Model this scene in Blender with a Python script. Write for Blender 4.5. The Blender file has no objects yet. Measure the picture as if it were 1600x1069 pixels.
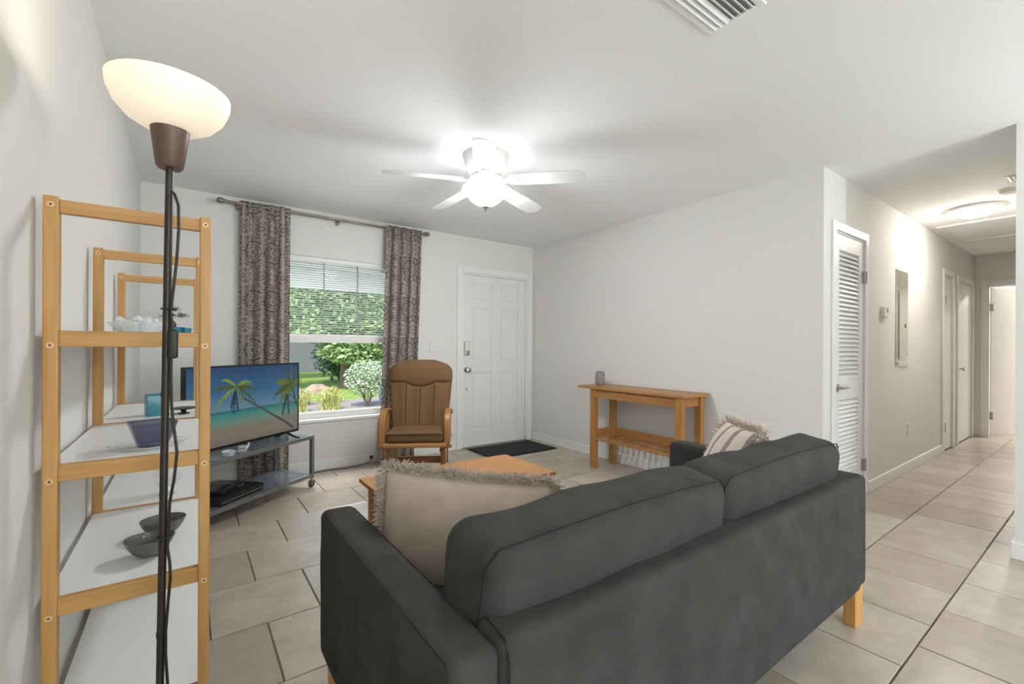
import bpy, bmesh, math, random
from math import sin, cos, pi, radians as R, sqrt
from mathutils import Matrix, Vector
random.seed(7)
SC = bpy.context.scene
COL = SC.collection

# ------------------------------------------------------------------ camera
CAM_F, CAM_CY, CAM_YAW, CAM_ROLL, CAM_H = 700.302, 542.484, 0.626814, 0.005237, 1.17122
cd = bpy.data.cameras.new('camera'); cam = bpy.data.objects.new('camera', cd); COL.objects.link(cam)
cd.sensor_width = 36.0; cd.lens = 36.0 * CAM_F / 1600.0
cd.shift_y = (CAM_CY - 534.5) / 1600.0
cd.clip_start = 0.02; cd.clip_end = 200
cam.matrix_world = (Matrix.Translation((0, 0, CAM_H)) @ Matrix.Rotation(-CAM_YAW, 4, 'Z')
                    @ Matrix.Rotation(pi / 2, 4, 'X') @ Matrix.Rotation(CAM_ROLL, 4, 'Z'))
SC.camera = cam

# ------------------------------------------------------------------ world, sun, exposure
w = bpy.data.worlds.new('sky'); SC.world = w; w.use_nodes = True
nt = w.node_tree
sky = nt.nodes.new('ShaderNodeTexSky'); sky.sky_type = 'NISHITA'; sky.sun_disc = False
sky.sun_elevation = R(52); sky.sun_rotation = R(205); sky.air_density = 1.0; sky.dust_density = 1.5
nt.links.new(sky.outputs[0], nt.nodes['Background'].inputs[0])
nt.nodes['Background'].inputs[1].default_value = 0.5
sl = bpy.data.lights.new('sun', 'SUN'); sl.energy = 5.0; sl.angle = R(0.6); sl.color = (1, .95, .86)
so = bpy.data.objects.new('sun', sl); COL.objects.link(so)
so.rotation_euler = (R(32), R(-24), 0)
SC.view_settings.view_transform = 'Standard'
SC.view_settings.look = 'None'
SC.view_settings.gamma = 1.0
SC.view_settings.use_curve_mapping = False
SC.view_settings.exposure = 0.0
FAN_L, HALL_L, FILL_DOME_L, LAMP_W, FILL_UP_W, BED_FILL_L = 112.0, 84.0, 14.0, 1.2, 38.0, 620.0
FAN_UP = 5.0
# added unseen area fill, shining in through the made-up rear glass door
al = bpy.data.lights.new('rear_fill', 'AREA'); al.shape = 'RECTANGLE'; al.size = 2.3; al.size_y = 1.9; al.energy = 68; al.color = (.88, .95, 1.0)
ao = bpy.data.objects.new('rear_fill', al); COL.objects.link(ao); ao.location = (1.75, -3.25, 1.05); ao.rotation_euler = (R(96), 0, 0)
# added area fill under the awning, out of view, brightening the far room
fl = bpy.data.lights.new('porch_fill', 'AREA'); fl.shape = 'RECTANGLE'; fl.size = 3.4; fl.size_y = 1.8; fl.energy = 340; fl.color = (.95, .98, 1.0)
fo = bpy.data.objects.new('porch_fill', fl); COL.objects.link(fo); fo.location = (1.1, 5.62, 2.41)

# ------------------------------------------------------------------ helpers
def lin(h):
    h = h.lstrip('#'); o = []
    for i in (0, 2, 4):
        c = int(h[i:i+2], 16) / 255
        o.append(c / 12.92 if c <= .04045 else ((c + .055) / 1.055) ** 2.4)
    return (*o, 1)

class MB:
    def __init__(s): s.v = []; s.f = []; s.uv = None
    def add(s, vs, fs):
        n = len(s.v); s.v += [tuple(p) for p in vs]; s.f += [tuple(i + n for i in f) for f in fs]; return s
    def box(s, x0, x1, y0, y1, z0, z1):
        return s.add([(x0,y0,z0),(x1,y0,z0),(x1,y1,z0),(x0,y1,z0),(x0,y0,z1),(x1,y0,z1),(x1,y1,z1),(x0,y1,z1)],
                     [(0,3,2,1),(4,5,6,7),(0,1,5,4),(1,2,6,5),(2,3,7,6),(3,0,4,7)])
    def obox(s, M, hx, hy, hz):
        b = MB().box(-hx,hx,-hy,hy,-hz,hz)
        return s.add([M @ Vector(p) for p in b.v], b.f)
    def cyl(s, p0, p1, r0, r1=None, n=16, cap=True):
        r1 = r0 if r1 is None else r1
        p0 = Vector(p0); p1 = Vector(p1); d = (p1 - p0).normalized()
        a = d.orthogonal().normalized(); b = d.cross(a)
        vs = [p0 + (a*cos(t) + b*sin(t))*r0 for t in [2*pi*i/n for i in range(n)]]
        vs += [p1 + (a*cos(t) + b*sin(t))*r1 for t in [2*pi*i/n for i in range(n)]]
        fs = [(i, (i+1) % n, n+(i+1) % n, n+i) for i in range(n)]
        if cap: fs += [tuple(range(n-1, -1, -1)), tuple(range(n, 2*n))]
        return s.add(vs, fs)
    def tube(s, pts, r, n=8):
        pts = [Vector(p) for p in pts]; vs = []; a = None
        for i, p in enumerate(pts):
            d = (pts[min(i+1, len(pts)-1)] - pts[max(i-1, 0)]).normalized()
            a = d.orthogonal().normalized() if a is None else (a - d*a.dot(d)).normalized()
            b = d.cross(a); rr = r[i] if isinstance(r, (list, tuple)) else r
            vs += [p + (a*cos(t) + b*sin(t))*rr for t in [2*pi*k/n for k in range(n)]]
        fs = []
        for i in range(len(pts)-1):
            for k in range(n): fs.append((i*n+k, i*n+(k+1) % n, (i+1)*n+(k+1) % n, (i+1)*n+k))
        m = (len(pts)-1)*n
        fs += [tuple(range(n-1, -1, -1)), tuple(range(m, m+n))]
        return s.add(vs, fs)
    def lathe(s, prof, c=(0,0,0), n=32, fn=None, cap=True):
        vs = []
        for r, z in prof:
            for k in range(n):
                t = 2*pi*k/n; q = fn(t, r, z) if fn else r
                vs.append((c[0]+q*cos(t), c[1]+q*sin(t), c[2]+z))
        fs = []
        for i in range(len(prof)-1):
            for k in range(n): fs.append((i*n+k, i*n+(k+1) % n, (i+1)*n+(k+1) % n, (i+1)*n+k))
        if cap and prof[0][0] > 1e-6: fs.append(tuple(range(n-1, -1, -1)))
        if cap and prof[-1][0] > 1e-6: m = (len(prof)-1)*n; fs.append(tuple(range(m, m+n)))
        return s.add(vs, fs)
    def prism(s, poly, M, t):
        """poly in local xy, thickness t along local z, mapped by M"""
        n = len(poly)
        vs = [M @ Vector((x, y, 0)) for x, y in poly] + [M @ Vector((x, y, t)) for x, y in poly]
        fs = [tuple(range(n-1, -1, -1)), tuple(range(n, 2*n))] + [(i, (i+1) % n, n+(i+1) % n, n+i) for i in range(n)]
        return s.add(vs, fs)
    def grid(s, fn, nu, nv, closed_u=False):
        vs = [fn(i/(nu if closed_u else nu-1), j/(nv-1)) for j in range(nv) for i in range(nu)]
        fs = []
        for j in range(nv-1):
            for i in range(nu if closed_u else nu-1):
                k = (i+1) % nu
                fs.append((j*nu+i, j*nu+k, (j+1)*nu+k, (j+1)*nu+i))
        return s.add(vs, fs)
    def rbox(s, x0, x1, y0, y1, z0, z1, r, seg=4, n=10, puff=(0,0,0), noise=0.0, seed=0, M=None):
        """rounded, optionally puffed box"""
        c = Vector(((x0+x1)/2, (y0+y1)/2, (z0+z1)/2)); h = Vector(((x1-x0)/2, (y1-y0)/2, (z1-z0)/2))
        def ax(hh):
            e = [-hh + r*(1-cos(pi/2*i/seg)) for i in range(seg)]
            mid = [-hh + r + (2*hh-2*r)*i/n for i in range(n+1)]
            return e + mid + [-q for q in reversed(e)]
        A = [ax(h.x), ax(h.y), ax(h.z)]
        bm = bmesh.new(); cache = {}
        from mathutils import noise as NZ
        def vert(i, j, k):
            q = (i, j, k)
            if q not in cache:
                p = Vector((A[0][i], A[1][j], A[2][k]))
                inn = Vector([max(-h[a]+r, min(h[a]-r, p[a])) for a in range(3)])
                d = p - inn
                if d.length > 1e-9: p = inn + d.normalized()*r
                u = [p[a]/h[a] for a in range(3)]
                for a in range(3):
                    b, e = (a+1) % 3, (a+2) % 3
                    p[a] += puff[a]*u[a]*max(0, 1-u[b]**2)*max(0, 1-u[e]**2)
                if noise:
                    p += d.normalized()*0 + Vector(NZ.noise_vector(p*7 + Vector((seed*3.1, seed, 0))))*noise
                p += c
                cache[q] = bm.verts.new(M @ p if M else p)
            return cache[q]
        L = [len(a)-1 for a in A]
        for a in range(3):
            b, e = (a+1) % 3, (a+2) % 3
            for side in (0, L[a]):
                for i in range(L[b]):
                    for j in range(L[e]):
                        q = []
                        for di, dj in ((0,0),(1,0),(1,1),(0,1)):
                            t = [0,0,0]; t[a] = side; t[b] = i+di; t[e] = j+dj; q.append(vert(*t))
                        if side == 0: q.reverse()
                        bm.faces.new(q)
        bm.verts.index_update()
        s.add([v.co[:] for v in bm.verts], [[v.index for v in f.verts] for f in bm.faces]); bm.free(); return s
    def xf(s, M):
        s.v = [tuple(M @ Vector(p)) for p in s.v]; return s
    def mesh(s, name):
        me = bpy.data.meshes.new(name); me.from_pydata(s.v, [], s.f); me.update(); return me

def O(name, b, mat, parent=None, w=False, bevel=0, seg=2, smooth=None, loc=None, rot=None, kind=None, label=None):
    """one mesh object. w: coordinates are world ones, shifted to the (unrotated) parent's origin"""
    if w and parent is not None:
        d = parent.location; pp = parent.parent
        dx, dy, dz = d.x, d.y, d.z
        while pp: dx += pp.location.x; dy += pp.location.y; dz += pp.location.z; pp = pp.parent
        b.v = [(p[0]-dx, p[1]-dy, p[2]-dz) for p in b.v]
    me = b.mesh(name) if isinstance(b, MB) else b
    o = bpy.data.objects.new(name, me); COL.objects.link(o)
    if isinstance(b, MB): me.materials.append(mat)
    if parent is not None: o.parent = parent
    if loc: o.location = loc
    if rot: o.rotation_euler = rot
    if smooth:
        me.polygons.foreach_set('use_smooth', [True]*len(me.polygons)); me.set_sharp_from_angle(angle=R(smooth))
    if bevel:
        m = o.modifiers.new('bevel', 'BEVEL'); m.width = bevel; m.segments = seg; m.limit_method = 'ANGLE'; m.angle_limit = R(40)
    if kind: o['kind'] = kind
    if label: o['label'] = label
    return o

def tag(o, label, cat, group=None):
    o['label'] = label; o['category'] = cat
    if group: o['group'] = group
    return o
def thing(name, label, cat, loc=(0,0,0), rotz=0, group=None):
    o = bpy.data.objects.new(name, None); COL.objects.link(o); o.location = loc; o.rotation_euler = (0,0,rotz)
    o.empty_display_size = .05
    return tag(o, label, cat, group)
def struct(name, b=None, mat=None, **k):
    if b is None:
        o = bpy.data.objects.new(name, None); COL.objects.link(o); o.empty_display_size = .05
    else: o = O(name, b, mat, **k)
    o['kind'] = 'structure'; return o

# ------------------------------------------------------------------ materials
class NT:
    def __init__(s, name):
        s.m = bpy.data.materials.new(name); s.m.use_nodes = True; s.t = s.m.node_tree
        s.b = s.t.nodes['Principled BSDF']
    def n(s, typ, **k):
        x = s.t.nodes.new('ShaderNode' + typ)
        for a, v in k.items():
            if a.startswith('_'): setattr(x, a[1:], v)
            else:
                key = int(a[1:]) if a[0] == 'i' and a[1:].isdigit() else a
                s.set(x.inputs[key], v)
        return x
    def set(s, inp, v):
        if isinstance(v, bpy.types.NodeSocket): s.t.links.new(v, inp)
        elif isinstance(v, bpy.types.Node): s.t.links.new(v.outputs[0], inp)
        else: inp.default_value = v
    def p(s, **k):
        for a, v in k.items(): s.set(s.b.inputs[a.replace('_', ' ')], v)
        return s
    def math(s, op, a, b=None, c=None):
        x = s.t.nodes.new('ShaderNodeMath'); x.operation = op; s.set(x.inputs[0], a)
        if b is not None: s.set(x.inputs[1], b)
        if c is not None: s.set(x.inputs[2], c)
        return x.outputs[0]
    def ramp(s, fac, stops, interp='LINEAR'):
        x = s.t.nodes.new('ShaderNodeValToRGB'); x.color_ramp.interpolation = interp; e = x.color_ramp.elements
        while len(e) < len(stops): e.new(.5)
        for el, (pos, col) in zip(e, stops): el.position = pos; el.color = lin(col) if isinstance(col, str) else col
        s.set(x.inputs[0], fac); return x.outputs[0]
    def bump(s, h, strength=.2, dist=.002):
        x = s.t.nodes.new('ShaderNodeBump'); s.set(x.inputs['Height'], h); x.inputs['Strength'].default_value = strength
        x.inputs['Distance'].default_value = dist; s.set(s.b.inputs['Normal'], x.outputs[0]); return s
    def coord(s, k='Object'): return s.t.nodes.new('ShaderNodeTexCoord').outputs[k]
    def noise(s, vec, scale, detail=3, rough=.5):
        x = s.t.nodes.new('ShaderNodeTexNoise'); s.set(x.inputs['Vector'], vec); x.inputs['Scale'].default_value = scale
        x.inputs['Detail'].default_value = detail; x.inputs['Roughness'].default_value = rough; return x.outputs[0]

def plain(name, col, rough=.5, metal=0, bump=0, bscale=200, var=0, **k):
    t = NT(name); t.p(Base_Color=lin(col), Roughness=rough, Metallic=metal, **k)
    if bump: t.bump(t.noise(t.coord(), bscale, 4), bump, .002)
    if var:
        f = t.noise(t.coord(), 6, 5)
        c = lin(col); a = tuple(x*(1-var) for x in c[:3])+(1,); b = tuple(min(1, x*(1+var)) for x in c[:3])+(1,)
        t.p(Base_Color=t.ramp(f, [(.3, a), (.7, b)]))
    return t.m
def wood(name, c1, c2, axis=0, rough=.42, scale=3.0):
    t = NT(name); sc = [28, 28, 28]; sc[axis] = 1.6
    mp = t.n('Mapping', Vector=t.coord(), Scale=sc)
    oi = t.n('ObjectInfo')
    off = t.n('VectorMath', i0=mp.outputs[0], i1=oi.outputs['Random'])
    f = t.noise(off.outputs[0], scale, 6, .62)
    f2 = t.noise(off.outputs[0], scale*.25, 2)
    f3 = t.math('ADD', t.math('MULTIPLY', f, .6), t.math('MULTIPLY', f2, .4))
    t.p(Base_Color=t.ramp(f3, [(.36, c1), (.62, c2)]), Roughness=rough)
    return t.bump(f, .12, .001).m
def glassy(name, tint=(1,1,1,1), gloss=.08, rough=.02, ior=1.05):
    """thin clear glass: mostly see-through with a weak mirror coat"""
    t = NT(name); T = t.t
    tr = t.n('BsdfTransparent', Color=tint); gl = t.n('BsdfGlossy', Roughness=rough)
    fr = t.n('Fresnel', IOR=ior)
    f = t.math('ADD', fr.outputs[0], gloss*.02)
    mx = t.n('MixShader', i0=f, i1=tr, i2=gl)
    T.links.new(mx.outputs[0], T.nodes['Material Output'].inputs[0]); return t.m
def emit(name, col, strength, **k):
    t = NT(name); t.p(Base_Color=lin(col), Emission_Color=lin(col), Emission_Strength=strength, Roughness=.4, **k); return t.m

M = {}
M['wall'] = plain('wall_paint', '#dcdad6', .75, bump=.08, bscale=260)
M['ceil'] = plain('ceiling_paint', '#f2f3f3', .85, bump=.08, bscale=180)
M['white'] = plain('white_trim', '#e3e3e0', .42)
M['door'] = plain('white_door', '#dededb', .45)
M['grout'] = plain('grout', '#6d6156', .9)
M['nickel'] = plain('nickel', '#b9b7b2', .32, 1)
M['hinge'] = plain('hinge_steel', '#a5a39e', .5, .7)
M['plastic'] = plain('white_plastic', '#dedcd6', .4)
M['black'] = plain('black_plastic', '#111214', .35)
M['darkslot'] = plain('dark_slot', '#3a3936', .7)
M['brown_metal'] = plain('dark_bronze_metal', '#2f2723', .38, .3)
M['cup'] = plain('bronze_cup', '#5f4a41', .4, .2)
M['cord'] = plain('black_cord', '#17150f', .5)
M['shelfwood'] = wood('honey_wood', '#ae7f42', '#c09357', 2)
M['shelfwoodx'] = wood('honey_wood_rail', '#ae7f42', '#c09357', 0)
M['table'] = wood('beech_top', '#9a6733', '#ab7743', 0)
M['tabley'] = wood('beech_leg', '#986731', '#aa7840', 2)
M['oak'] = wood('oak_chair', '#8a5c2f', '#a27341', 2)
M['oakx'] = wood('oak_chair_rail', '#8a5c2f', '#a27341', 0)
M['legw'] = wood('sofa_leg_wood', '#bd8a46', '#cf9f5c', 2)
M['board'] = plain('white_board', '#f0f0ee', .35)
M['screw'] = plain('brass_screw', '#d9b58c', .4, .2)
M['steel'] = plain('grey_steel', '#77797b', .45, .5)
M['rod'] = plain('antique_nickel', '#8b857a', .35, .9)
M['glass'] = glassy('window_glass')
M['sglass'] = NT('smoked_glass').p(Base_Color=lin('#76828a'), Roughness=.07, Alpha=.6).m
M['cglass'] = NT('clear_glass').p(Base_Color=lin('#eef1f2'), Roughness=.08, Alpha=.24).m
M['gglass'] = NT('grey_glass').p(Base_Color=lin('#605f58'), Roughness=.12, Alpha=.92).m
M['pglass'] = NT('violet_glass').p(Base_Color=lin('#5b5c78'), Roughness=.1, Alpha=.62).m
M['teal'] = NT('teal_glass').p(Base_Color=lin('#2f93a8'), Roughness=.08, Alpha=.7).m
M['mat'] = plain('doormat_pile', '#1b1a19', .95, bump=.6, bscale=600)
M['speaker'] = plain('grey_mesh_fabric', '#8a8580', .9, bump=.3, bscale=900)
M['tan'] = plain('tan_suede', '#644828', .8, bump=.12, bscale=500, var=.07)
M['tandark'] = plain('tan_piping', '#4b3623', .85)
M['panel'] = plain('panel_metal', '#c9c8bb', .30, .75)
M['blind'] = plain('blind_slat', '#989e99', .5)
M['leaf'] = plain('leaf_green', '#5d7f3f', .5, var=.4)
M['grass'] = NT('lawn').m
t = NT('lawn_grass'); f = t.noise(t.coord(), 9, 6); t.p(Base_Color=t.ramp(f, [(.3, '#6c8a35'), (.7, '#98b052')]), Roughness=.9); M['grass'] = t.bump(t.noise(t.coord(), 90, 4), .8, .03).m
# tiles
t = NT('slate_tile'); oc = t.coord('Object'); oi = t.n('ObjectInfo')
geo = t.n('NewGeometry')
n1 = t.noise(geo.outputs['Position'], 5, 6, .6); n2 = t.noise(geo.outputs['Position'], 13, 6, .65)
mixf = t.math('ADD', t.math('MULTIPLY', n1, .6), t.math('ADD', t.math('MULTIPLY', n2, .22), t.math('MULTIPLY', oi.outputs['Random'], .34)))
t.p(Base_Color=t.ramp(mixf, [(.34, '#9d8f80'), (.58, '#ab9e8f'), (.82, '#bbb0a2')]))
hn = t.n('TexNoise', Vector=geo.outputs['Position'], Scale=9.0, Detail=5.0, Roughness=.5)
t.p(Roughness=.27, Specular_IOR_Level=.85)
M['tile'] = t.bump(hn.outputs[0], .30, .006).m
# sofa fabric
t = NT('charcoal_fabric'); oc = t.coord(); n1 = t.noise(oc, 700, 2); n2 = t.noise(oc, 9, 4)
f = t.math('ADD', t.math('MULTIPLY', n1, .5), t.math('MULTIPLY', n2, .5))
t.p(Base_Color=t.ramp(f, [(.35, '#383735'), (.65, '#4a4947')]), Roughness=.95, Specular_IOR_Level=.15)
M['sofa'] = t.bump(n1, .25, .001).m
M['seam'] = plain('charcoal_seam', '#1d1d1e', .95)
t = NT('cream_linen'); oc = t.coord(); n1 = t.noise(oc, 600, 2); n2 = t.noise(oc, 14, 3)
t.p(Base_Color=t.ramp(n2, [(.3, '#b3a392'), (.7, '#bfb0a0')]), Roughness=.9, Sheen_Weight=.2)
M['cream'] = t.bump(n1, .15, .001).m
M['fringe'] = plain('cream_fringe', '#c3b6a8', .95)
M['fringe2'] = plain('ivory_fringe', '#d6c9bd', .95)
# striped pillow
t = NT('striped_weave'); oc = t.coord(); sx = t.n('SeparateXYZ', Vector=oc)
s1 = t.math('MODULO', t.math('ADD', sx.outputs[0], 10.03), .105)
band = t.math('LESS_THAN', s1, .03)
sp = t.math('GREATER_THAN', t.noise(oc, 260, 1), .5)
dark = t.math('MULTIPLY', band, t.math('ADD', t.math('MULTIPLY', sp, .5), .5))
t.p(Base_Color=t.ramp(dark, [(.0, '#cdbfb4'), (.5, '#a3978f'), (1, '#6e645e')]), Roughness=.95)
M['stripe'] = t.bump(t.noise(oc, 300, 2), .5, .002).m
# curtain print
t = NT('medallion_curtain'); uv = t.coord('UV'); sx = t.n('SeparateXYZ', Vector=uv)
def mir(sock, per, off):
    a = t.math('FRACT', t.math('DIVIDE', t.math('ADD', sock, off), per)); return t.math('MULTIPLY', t.math('ABSOLUTE', t.math('SUBTRACT', a, .5)), per)
A = mir(sx.outputs[0], .21, 10.03); Bq = mir(sx.outputs[1], .42, 10.0)
rr = t.math('SQRT', t.math('ADD', t.math('MULTIPLY', A, A), t.math('MULTIPLY', Bq, Bq)))
ring = t.math('SINE', t.math('MULTIPLY', rr, 260.0))
cmb = t.n('CombineXYZ', X=A, Y=Bq)
nA = t.noise(cmb.outputs[0], 95, 4, .7); nB = t.noise(cmb.outputs[0], 34, 3)
inner = t.math('LESS_THAN', rr, .085)
rim = t.math('LESS_THAN', t.math('ABSOLUTE', t.math('SUBTRACT', rr, .09)), .009)
band = t.math('LESS_THAN', t.math('ABSOLUTE', t.math('SUBTRACT', Bq, .125)), .006)
v1 = t.math('ADD', t.math('MULTIPLY', nA, .62), t.math('MULTIPLY', nB, .38))
v2 = t.math('ADD', v1, t.math('MULTIPLY', t.math('MULTIPLY', ring, .045), inner))
v3 = t.math('SUBTRACT', v2, t.math('ADD', t.math('MULTIPLY', rim, .08), t.math('MULTIPLY', band, .05)))
t.p(Base_Color=t.ramp(v3, [(.38, '#4a413e'), (.46, '#766b63'), (.52, '#9e938a'), (.60, '#b7ada3')]), Roughness=.85, Sheen_Weight=.1)
M['curtain'] = t.bump(t.noise(uv, 500, 2), .1, .001).m
# lamp glasses
M['shade'] = emit('opal_shade', '#fff0d8', .4)
M['bulb'] = emit('bulb', '#fff1d8', 4.0)
M['fanglass'] = emit('fan_bowl_glass', '#f8fbff', FAN_L)
M['bedfillglass'] = emit('bedroom_fill_glass', '#fffaf5', BED_FILL_L)
M['hallglass'] = emit('hall_dome_glass', '#fff8ec', HALL_L)
M['fillglass'] = emit('fill_dome_glass', '#f4f9ff', FILL_DOME_L)

# ------------------------------------------------------------------ room constants
XR, YW, XL, YH, XE = 3.579, 4.493, -0.297, 1.2545, 8.70
YS, XC, YB, H = 0.38, 3.76, -2.90, 2.44     # hall south wall, its end, back wall, ceiling
TH = .14
# window opening in the far wall, front door opening
WX0, WX1, WZ0, WZ1 = 0.58, 1.76, 0.45, 2.008
DX0, DX1, DZ = 2.545, 3.485, 2.03

def wall_x(name, y0, y1, x0, x1, holes):
    """wall running along x with rectangular holes (hx0,hx1,hz0,hz1) ordered by x"""
    b = MB(); c = x0
    for a0, a1, z0, z1 in holes:
        b.box(c, a0, y0, y1, 0, H)
        if z0 > 0: b.box(a0, a1, y0, y1, 0, z0)
        if z1 < H: b.box(a0, a1, y0, y1, z1, H)
        c = a1
    b.box(c, x1, y0, y1, 0, H)
    return struct(name, b, M['wall'])
def wall_y(name, x0, x1, y0, y1, holes):
    b = MB(); c = y0
    for a0, a1, z0, z1 in holes:
        b.box(x0, x1, c, a0, 0, H)
        if z0 > 0: b.box(x0, x1, a0, a1, 0, z0)
        if z1 < H: b.box(x0, x1, a0, a1, z1, H)
        c = a1
    b.box(x0, x1, c, y1, 0, H)
    return struct(name, b, M['wall'])
wall_x('wall_far', YW, YW+TH, XL-TH, XR+TH, [(WX0, WX1, WZ0, WZ1), (DX0, DX1, 0, DZ)])
wall_y('wall_left', XL-TH, XL, YB, YW, [])
D2 = (3.775, 4.385)   # louvre closet
D3 = (6.98, 7.42); D4 = (7.70, 8.52)
wall_y('wall_right', XR, XR+TH, YH+TH, YW, [])
wall_x('wall_hall_left', YH, YH+TH, XR, XE+TH, [(D2[0], D2[1], 0, 2.03), (D3[0], D3[1], 0, 2.03), (D4[0], D4[1], 0, 2.03)])
wall_x('wall_hall_right', YS-TH, YS, XC, XE, [])
D5 = (.36+.02, 1.13)
wall_y('wall_hall_end', XE, XE+TH, YS-TH, YH, [(D5[0], D5[1], 0, 2.03)])
wall_y('wall_dining', XC, XC+TH, YB, YS-TH, [])
GX0, GX1, GZ = .55, 2.95, 2.05
wall_x('wall_back', YB-TH, YB, XL-TH, XC+TH, [(GX0, GX1, 0, GZ)])
# bedroom past the hall end
wall_x('wall_bedroom_left', 2.0, 2.0+TH, XE+TH, 12.0, [])
wall_x('wall_bedroom_right', -1.2-TH, -1.2, XE+TH, 12.0, [])
wall_y('wall_bedroom_end', 12.0, 12.0+TH, -1.2-TH, 2.0+TH, [(-.4, 1.0, .9, 2.0)])
wall_y('wall_bedroom_near', XE+.02, XE+TH, YH+TH, 2.0, [])
wall_y('wall_bedroom_return', XE+.02, XE+TH, -1.2, YS-TH, [])
ceil = struct('ceiling', MB().box(XL-TH, 12.2, YB-TH, YW+TH, H, H+.12), M['ceil'])

# floor: grout slab and single tiles
floor = struct('floor', MB().box(XL-TH, 12.2, YB-TH, YW+TH, -.12, -.006), M['grout'])
P, J = .4125, .0055
def tilemesh(x0, x1, y0, y1):
    b = MB(); e = .0025
    hx, hy = (x1-x0)/2, (y1-y0)/2
    b.add([(-hx,-hy,-.008),(hx,-hy,-.008),(hx,hy,-.008),(-hx,hy,-.008),(-hx,-hy,-e),(hx,-hy,-e),(hx,hy,-e),(-hx,hy,-e),
           (-hx+e,-hy+e,0),(hx-e,-hy+e,0),(hx-e,hy-e,0),(-hx+e,hy-e,0)],
          [(0,1,5,4),(1,2,6,5),(2,3,7,6),(3,0,4,7),(4,5,9,8),(5,6,10,9),(6,7,11,10),(7,4,8,11),(8,9,10,11)])
    me = b.mesh('floor_tile'); me.materials.append(M['tile']); return me
FULL = tilemesh(0, P-J, 0, P-J)
for k in range(-9, 10):
    y0 = .4925 + P*k; y1 = y0 + P; ph = .08 if k % 2 == 0 else .28
    for i in range(-4, 23):
        x0 = ph + P*i; x1 = x0 + P
        a0, a1, b0, b1 = x0+J/2, x1-J/2, y0+J/2, y1-J/2
        b0 = max(b0, YB); b1 = min(b1, YW); a0 = max(a0, XL)
        if x1 > XR and y1 > YH:
            if y0 < YH: b1 = min(b1, YH)
            else: a1 = min(a1, XR)
        if x1 > XC and y0 < YS:
            if y1 > YS: b0 = max(b0, YS) if x0 > XC-.02 else b0
            else: a1 = min(a1, XC)
        a1 = min(a1, XE+.03)
        if a1-a0 < .015 or b1-b0 < .015: continue
        full = abs(a1-a0-P+J) < 1e-6 and abs(b1-b0-P+J) < 1e-6
        o = bpy.data.objects.new('floor_tile', FULL if full else tilemesh(a0, a1, b0, b1)); COL.objects.link(o)
        o.location = ((a0+a1)/2, (b0+b1)/2, random.uniform(-.0006, .0006)); o.parent = floor
struct('floor_bedroom', MB().box(XE+.03, 12.0, -1.2, 2.0, -.006, 0), M['tile'])

# baseboards
BBH, BBT = .095, .013
def bb(name, x0, x1, y0, y1): struct(name, MB().box(x0, x1, y0, y1, 0, BBH), M['white'], bevel=.004)
bb('baseboard_far_left', XL+BBT, 2.47, YW-BBT, YW)
bb('baseboard_left', XL, XL+BBT, YB, YW)
bb('baseboard_right', XR-BBT, XR, YH, YW-.02)
bb('baseboard_hall_left', 4.47, 6.90, YH-BBT, YH)
bb('baseboard_hall_right', XC, XE, YS, YS+BBT)
bb('baseboard_dining', XC-BBT, XC, YB, YS+BBT)

# ------------------------------------------------------------------ window
def frame_rect(b, x0, x1, z0, z1, y0, y1, t):
    b.box(x0, x1, y0, y1, z0, z0+t); b.box(x0, x1, y0, y1, z1-t, z1)
    b.box(x0, x0+t, y0, y1, z0+t, z1-t); b.box(x1-t, x1, y0, y1, z0+t, z1-t); return b
win = struct('window_1')
O('frame', frame_rect(MB(), WX0, WX1, WZ0+.02, WZ1, YW+.06, YW+.12, .035), M['white'], win, bevel=.004)
O('window_sill', MB().box(WX0-.0, WX1+.0, YW-.012, YW+.06, WZ0-.0, WZ0+.03), M['white'], win, bevel=.005)
O('sash', frame_rect(MB(), WX0+.035, WX1-.035, WZ0+.045, 1.28, YW+.065, YW+.095, .045), M['white'], win, bevel=.004)
O('sash', frame_rect(MB(), WX0+.035, WX1-.035, 1.205, WZ1-.03, YW+.096, YW+.118, .045), M['white'], win, bevel=.004)
O('meeting_rail', MB().box(WX0+.03, WX1-.03, YW+.055, YW+.1, 1.205, 1.275), M['white'], win, bevel=.006)
O('pane', MB().box(WX0+.07, WX1-.07, YW+.078, YW+.082, WZ0+.085, 1.21), M['glass'], win)
O('pane', MB().box(WX0+.07, WX1-.07, YW+.106, YW+.11, 1.245, WZ1-.07), M['glass'], win)
# blind over the upper sash
bl = thing('window_blind', 'white horizontal slat blind lowered over the upper sash of the front window', 'blind', ((WX0+WX1)/2, YW+.03, WZ1))
O('headrail', MB().box(-.575, .575, -.018, .018, -.04, 0), M['white'], bl, bevel=.003)
SL = MB()
for sgn in (0,):
    pts = [(-.0125, -.002), (-.006, .0006), (0, .0014), (.006, .0006), (.0125, -.002)]
    SL.add([(x, a, b) for x in (-.57, .57) for a, b in pts], [(i, i+1, 6+i, 5+i) for i in range(4)])
sm = SL.mesh('blind_slat'); sm.materials.append(M['blind'])
for i in range(31):
    o = bpy.data.objects.new('blind_slat', sm); COL.objects.link(o); o.parent = bl
    o.location = (0, 0, -.058-.0215*i); o.rotation_euler = (R(-14), 0, 0)
O('bottom_rail', MB().box(-.572, .572, -.013, .013, -.735, -.722), M['white'], bl, bevel=.003)
for x in (-.43, -.115, .2, .5):
    b = MB()
    for y in (-.0135, .0135): b.box(x-.004, x+.004, y-.0005, y+.0005, -.73, -.035)
    O('ladder_tape', b, M['blind'], bl)

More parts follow.
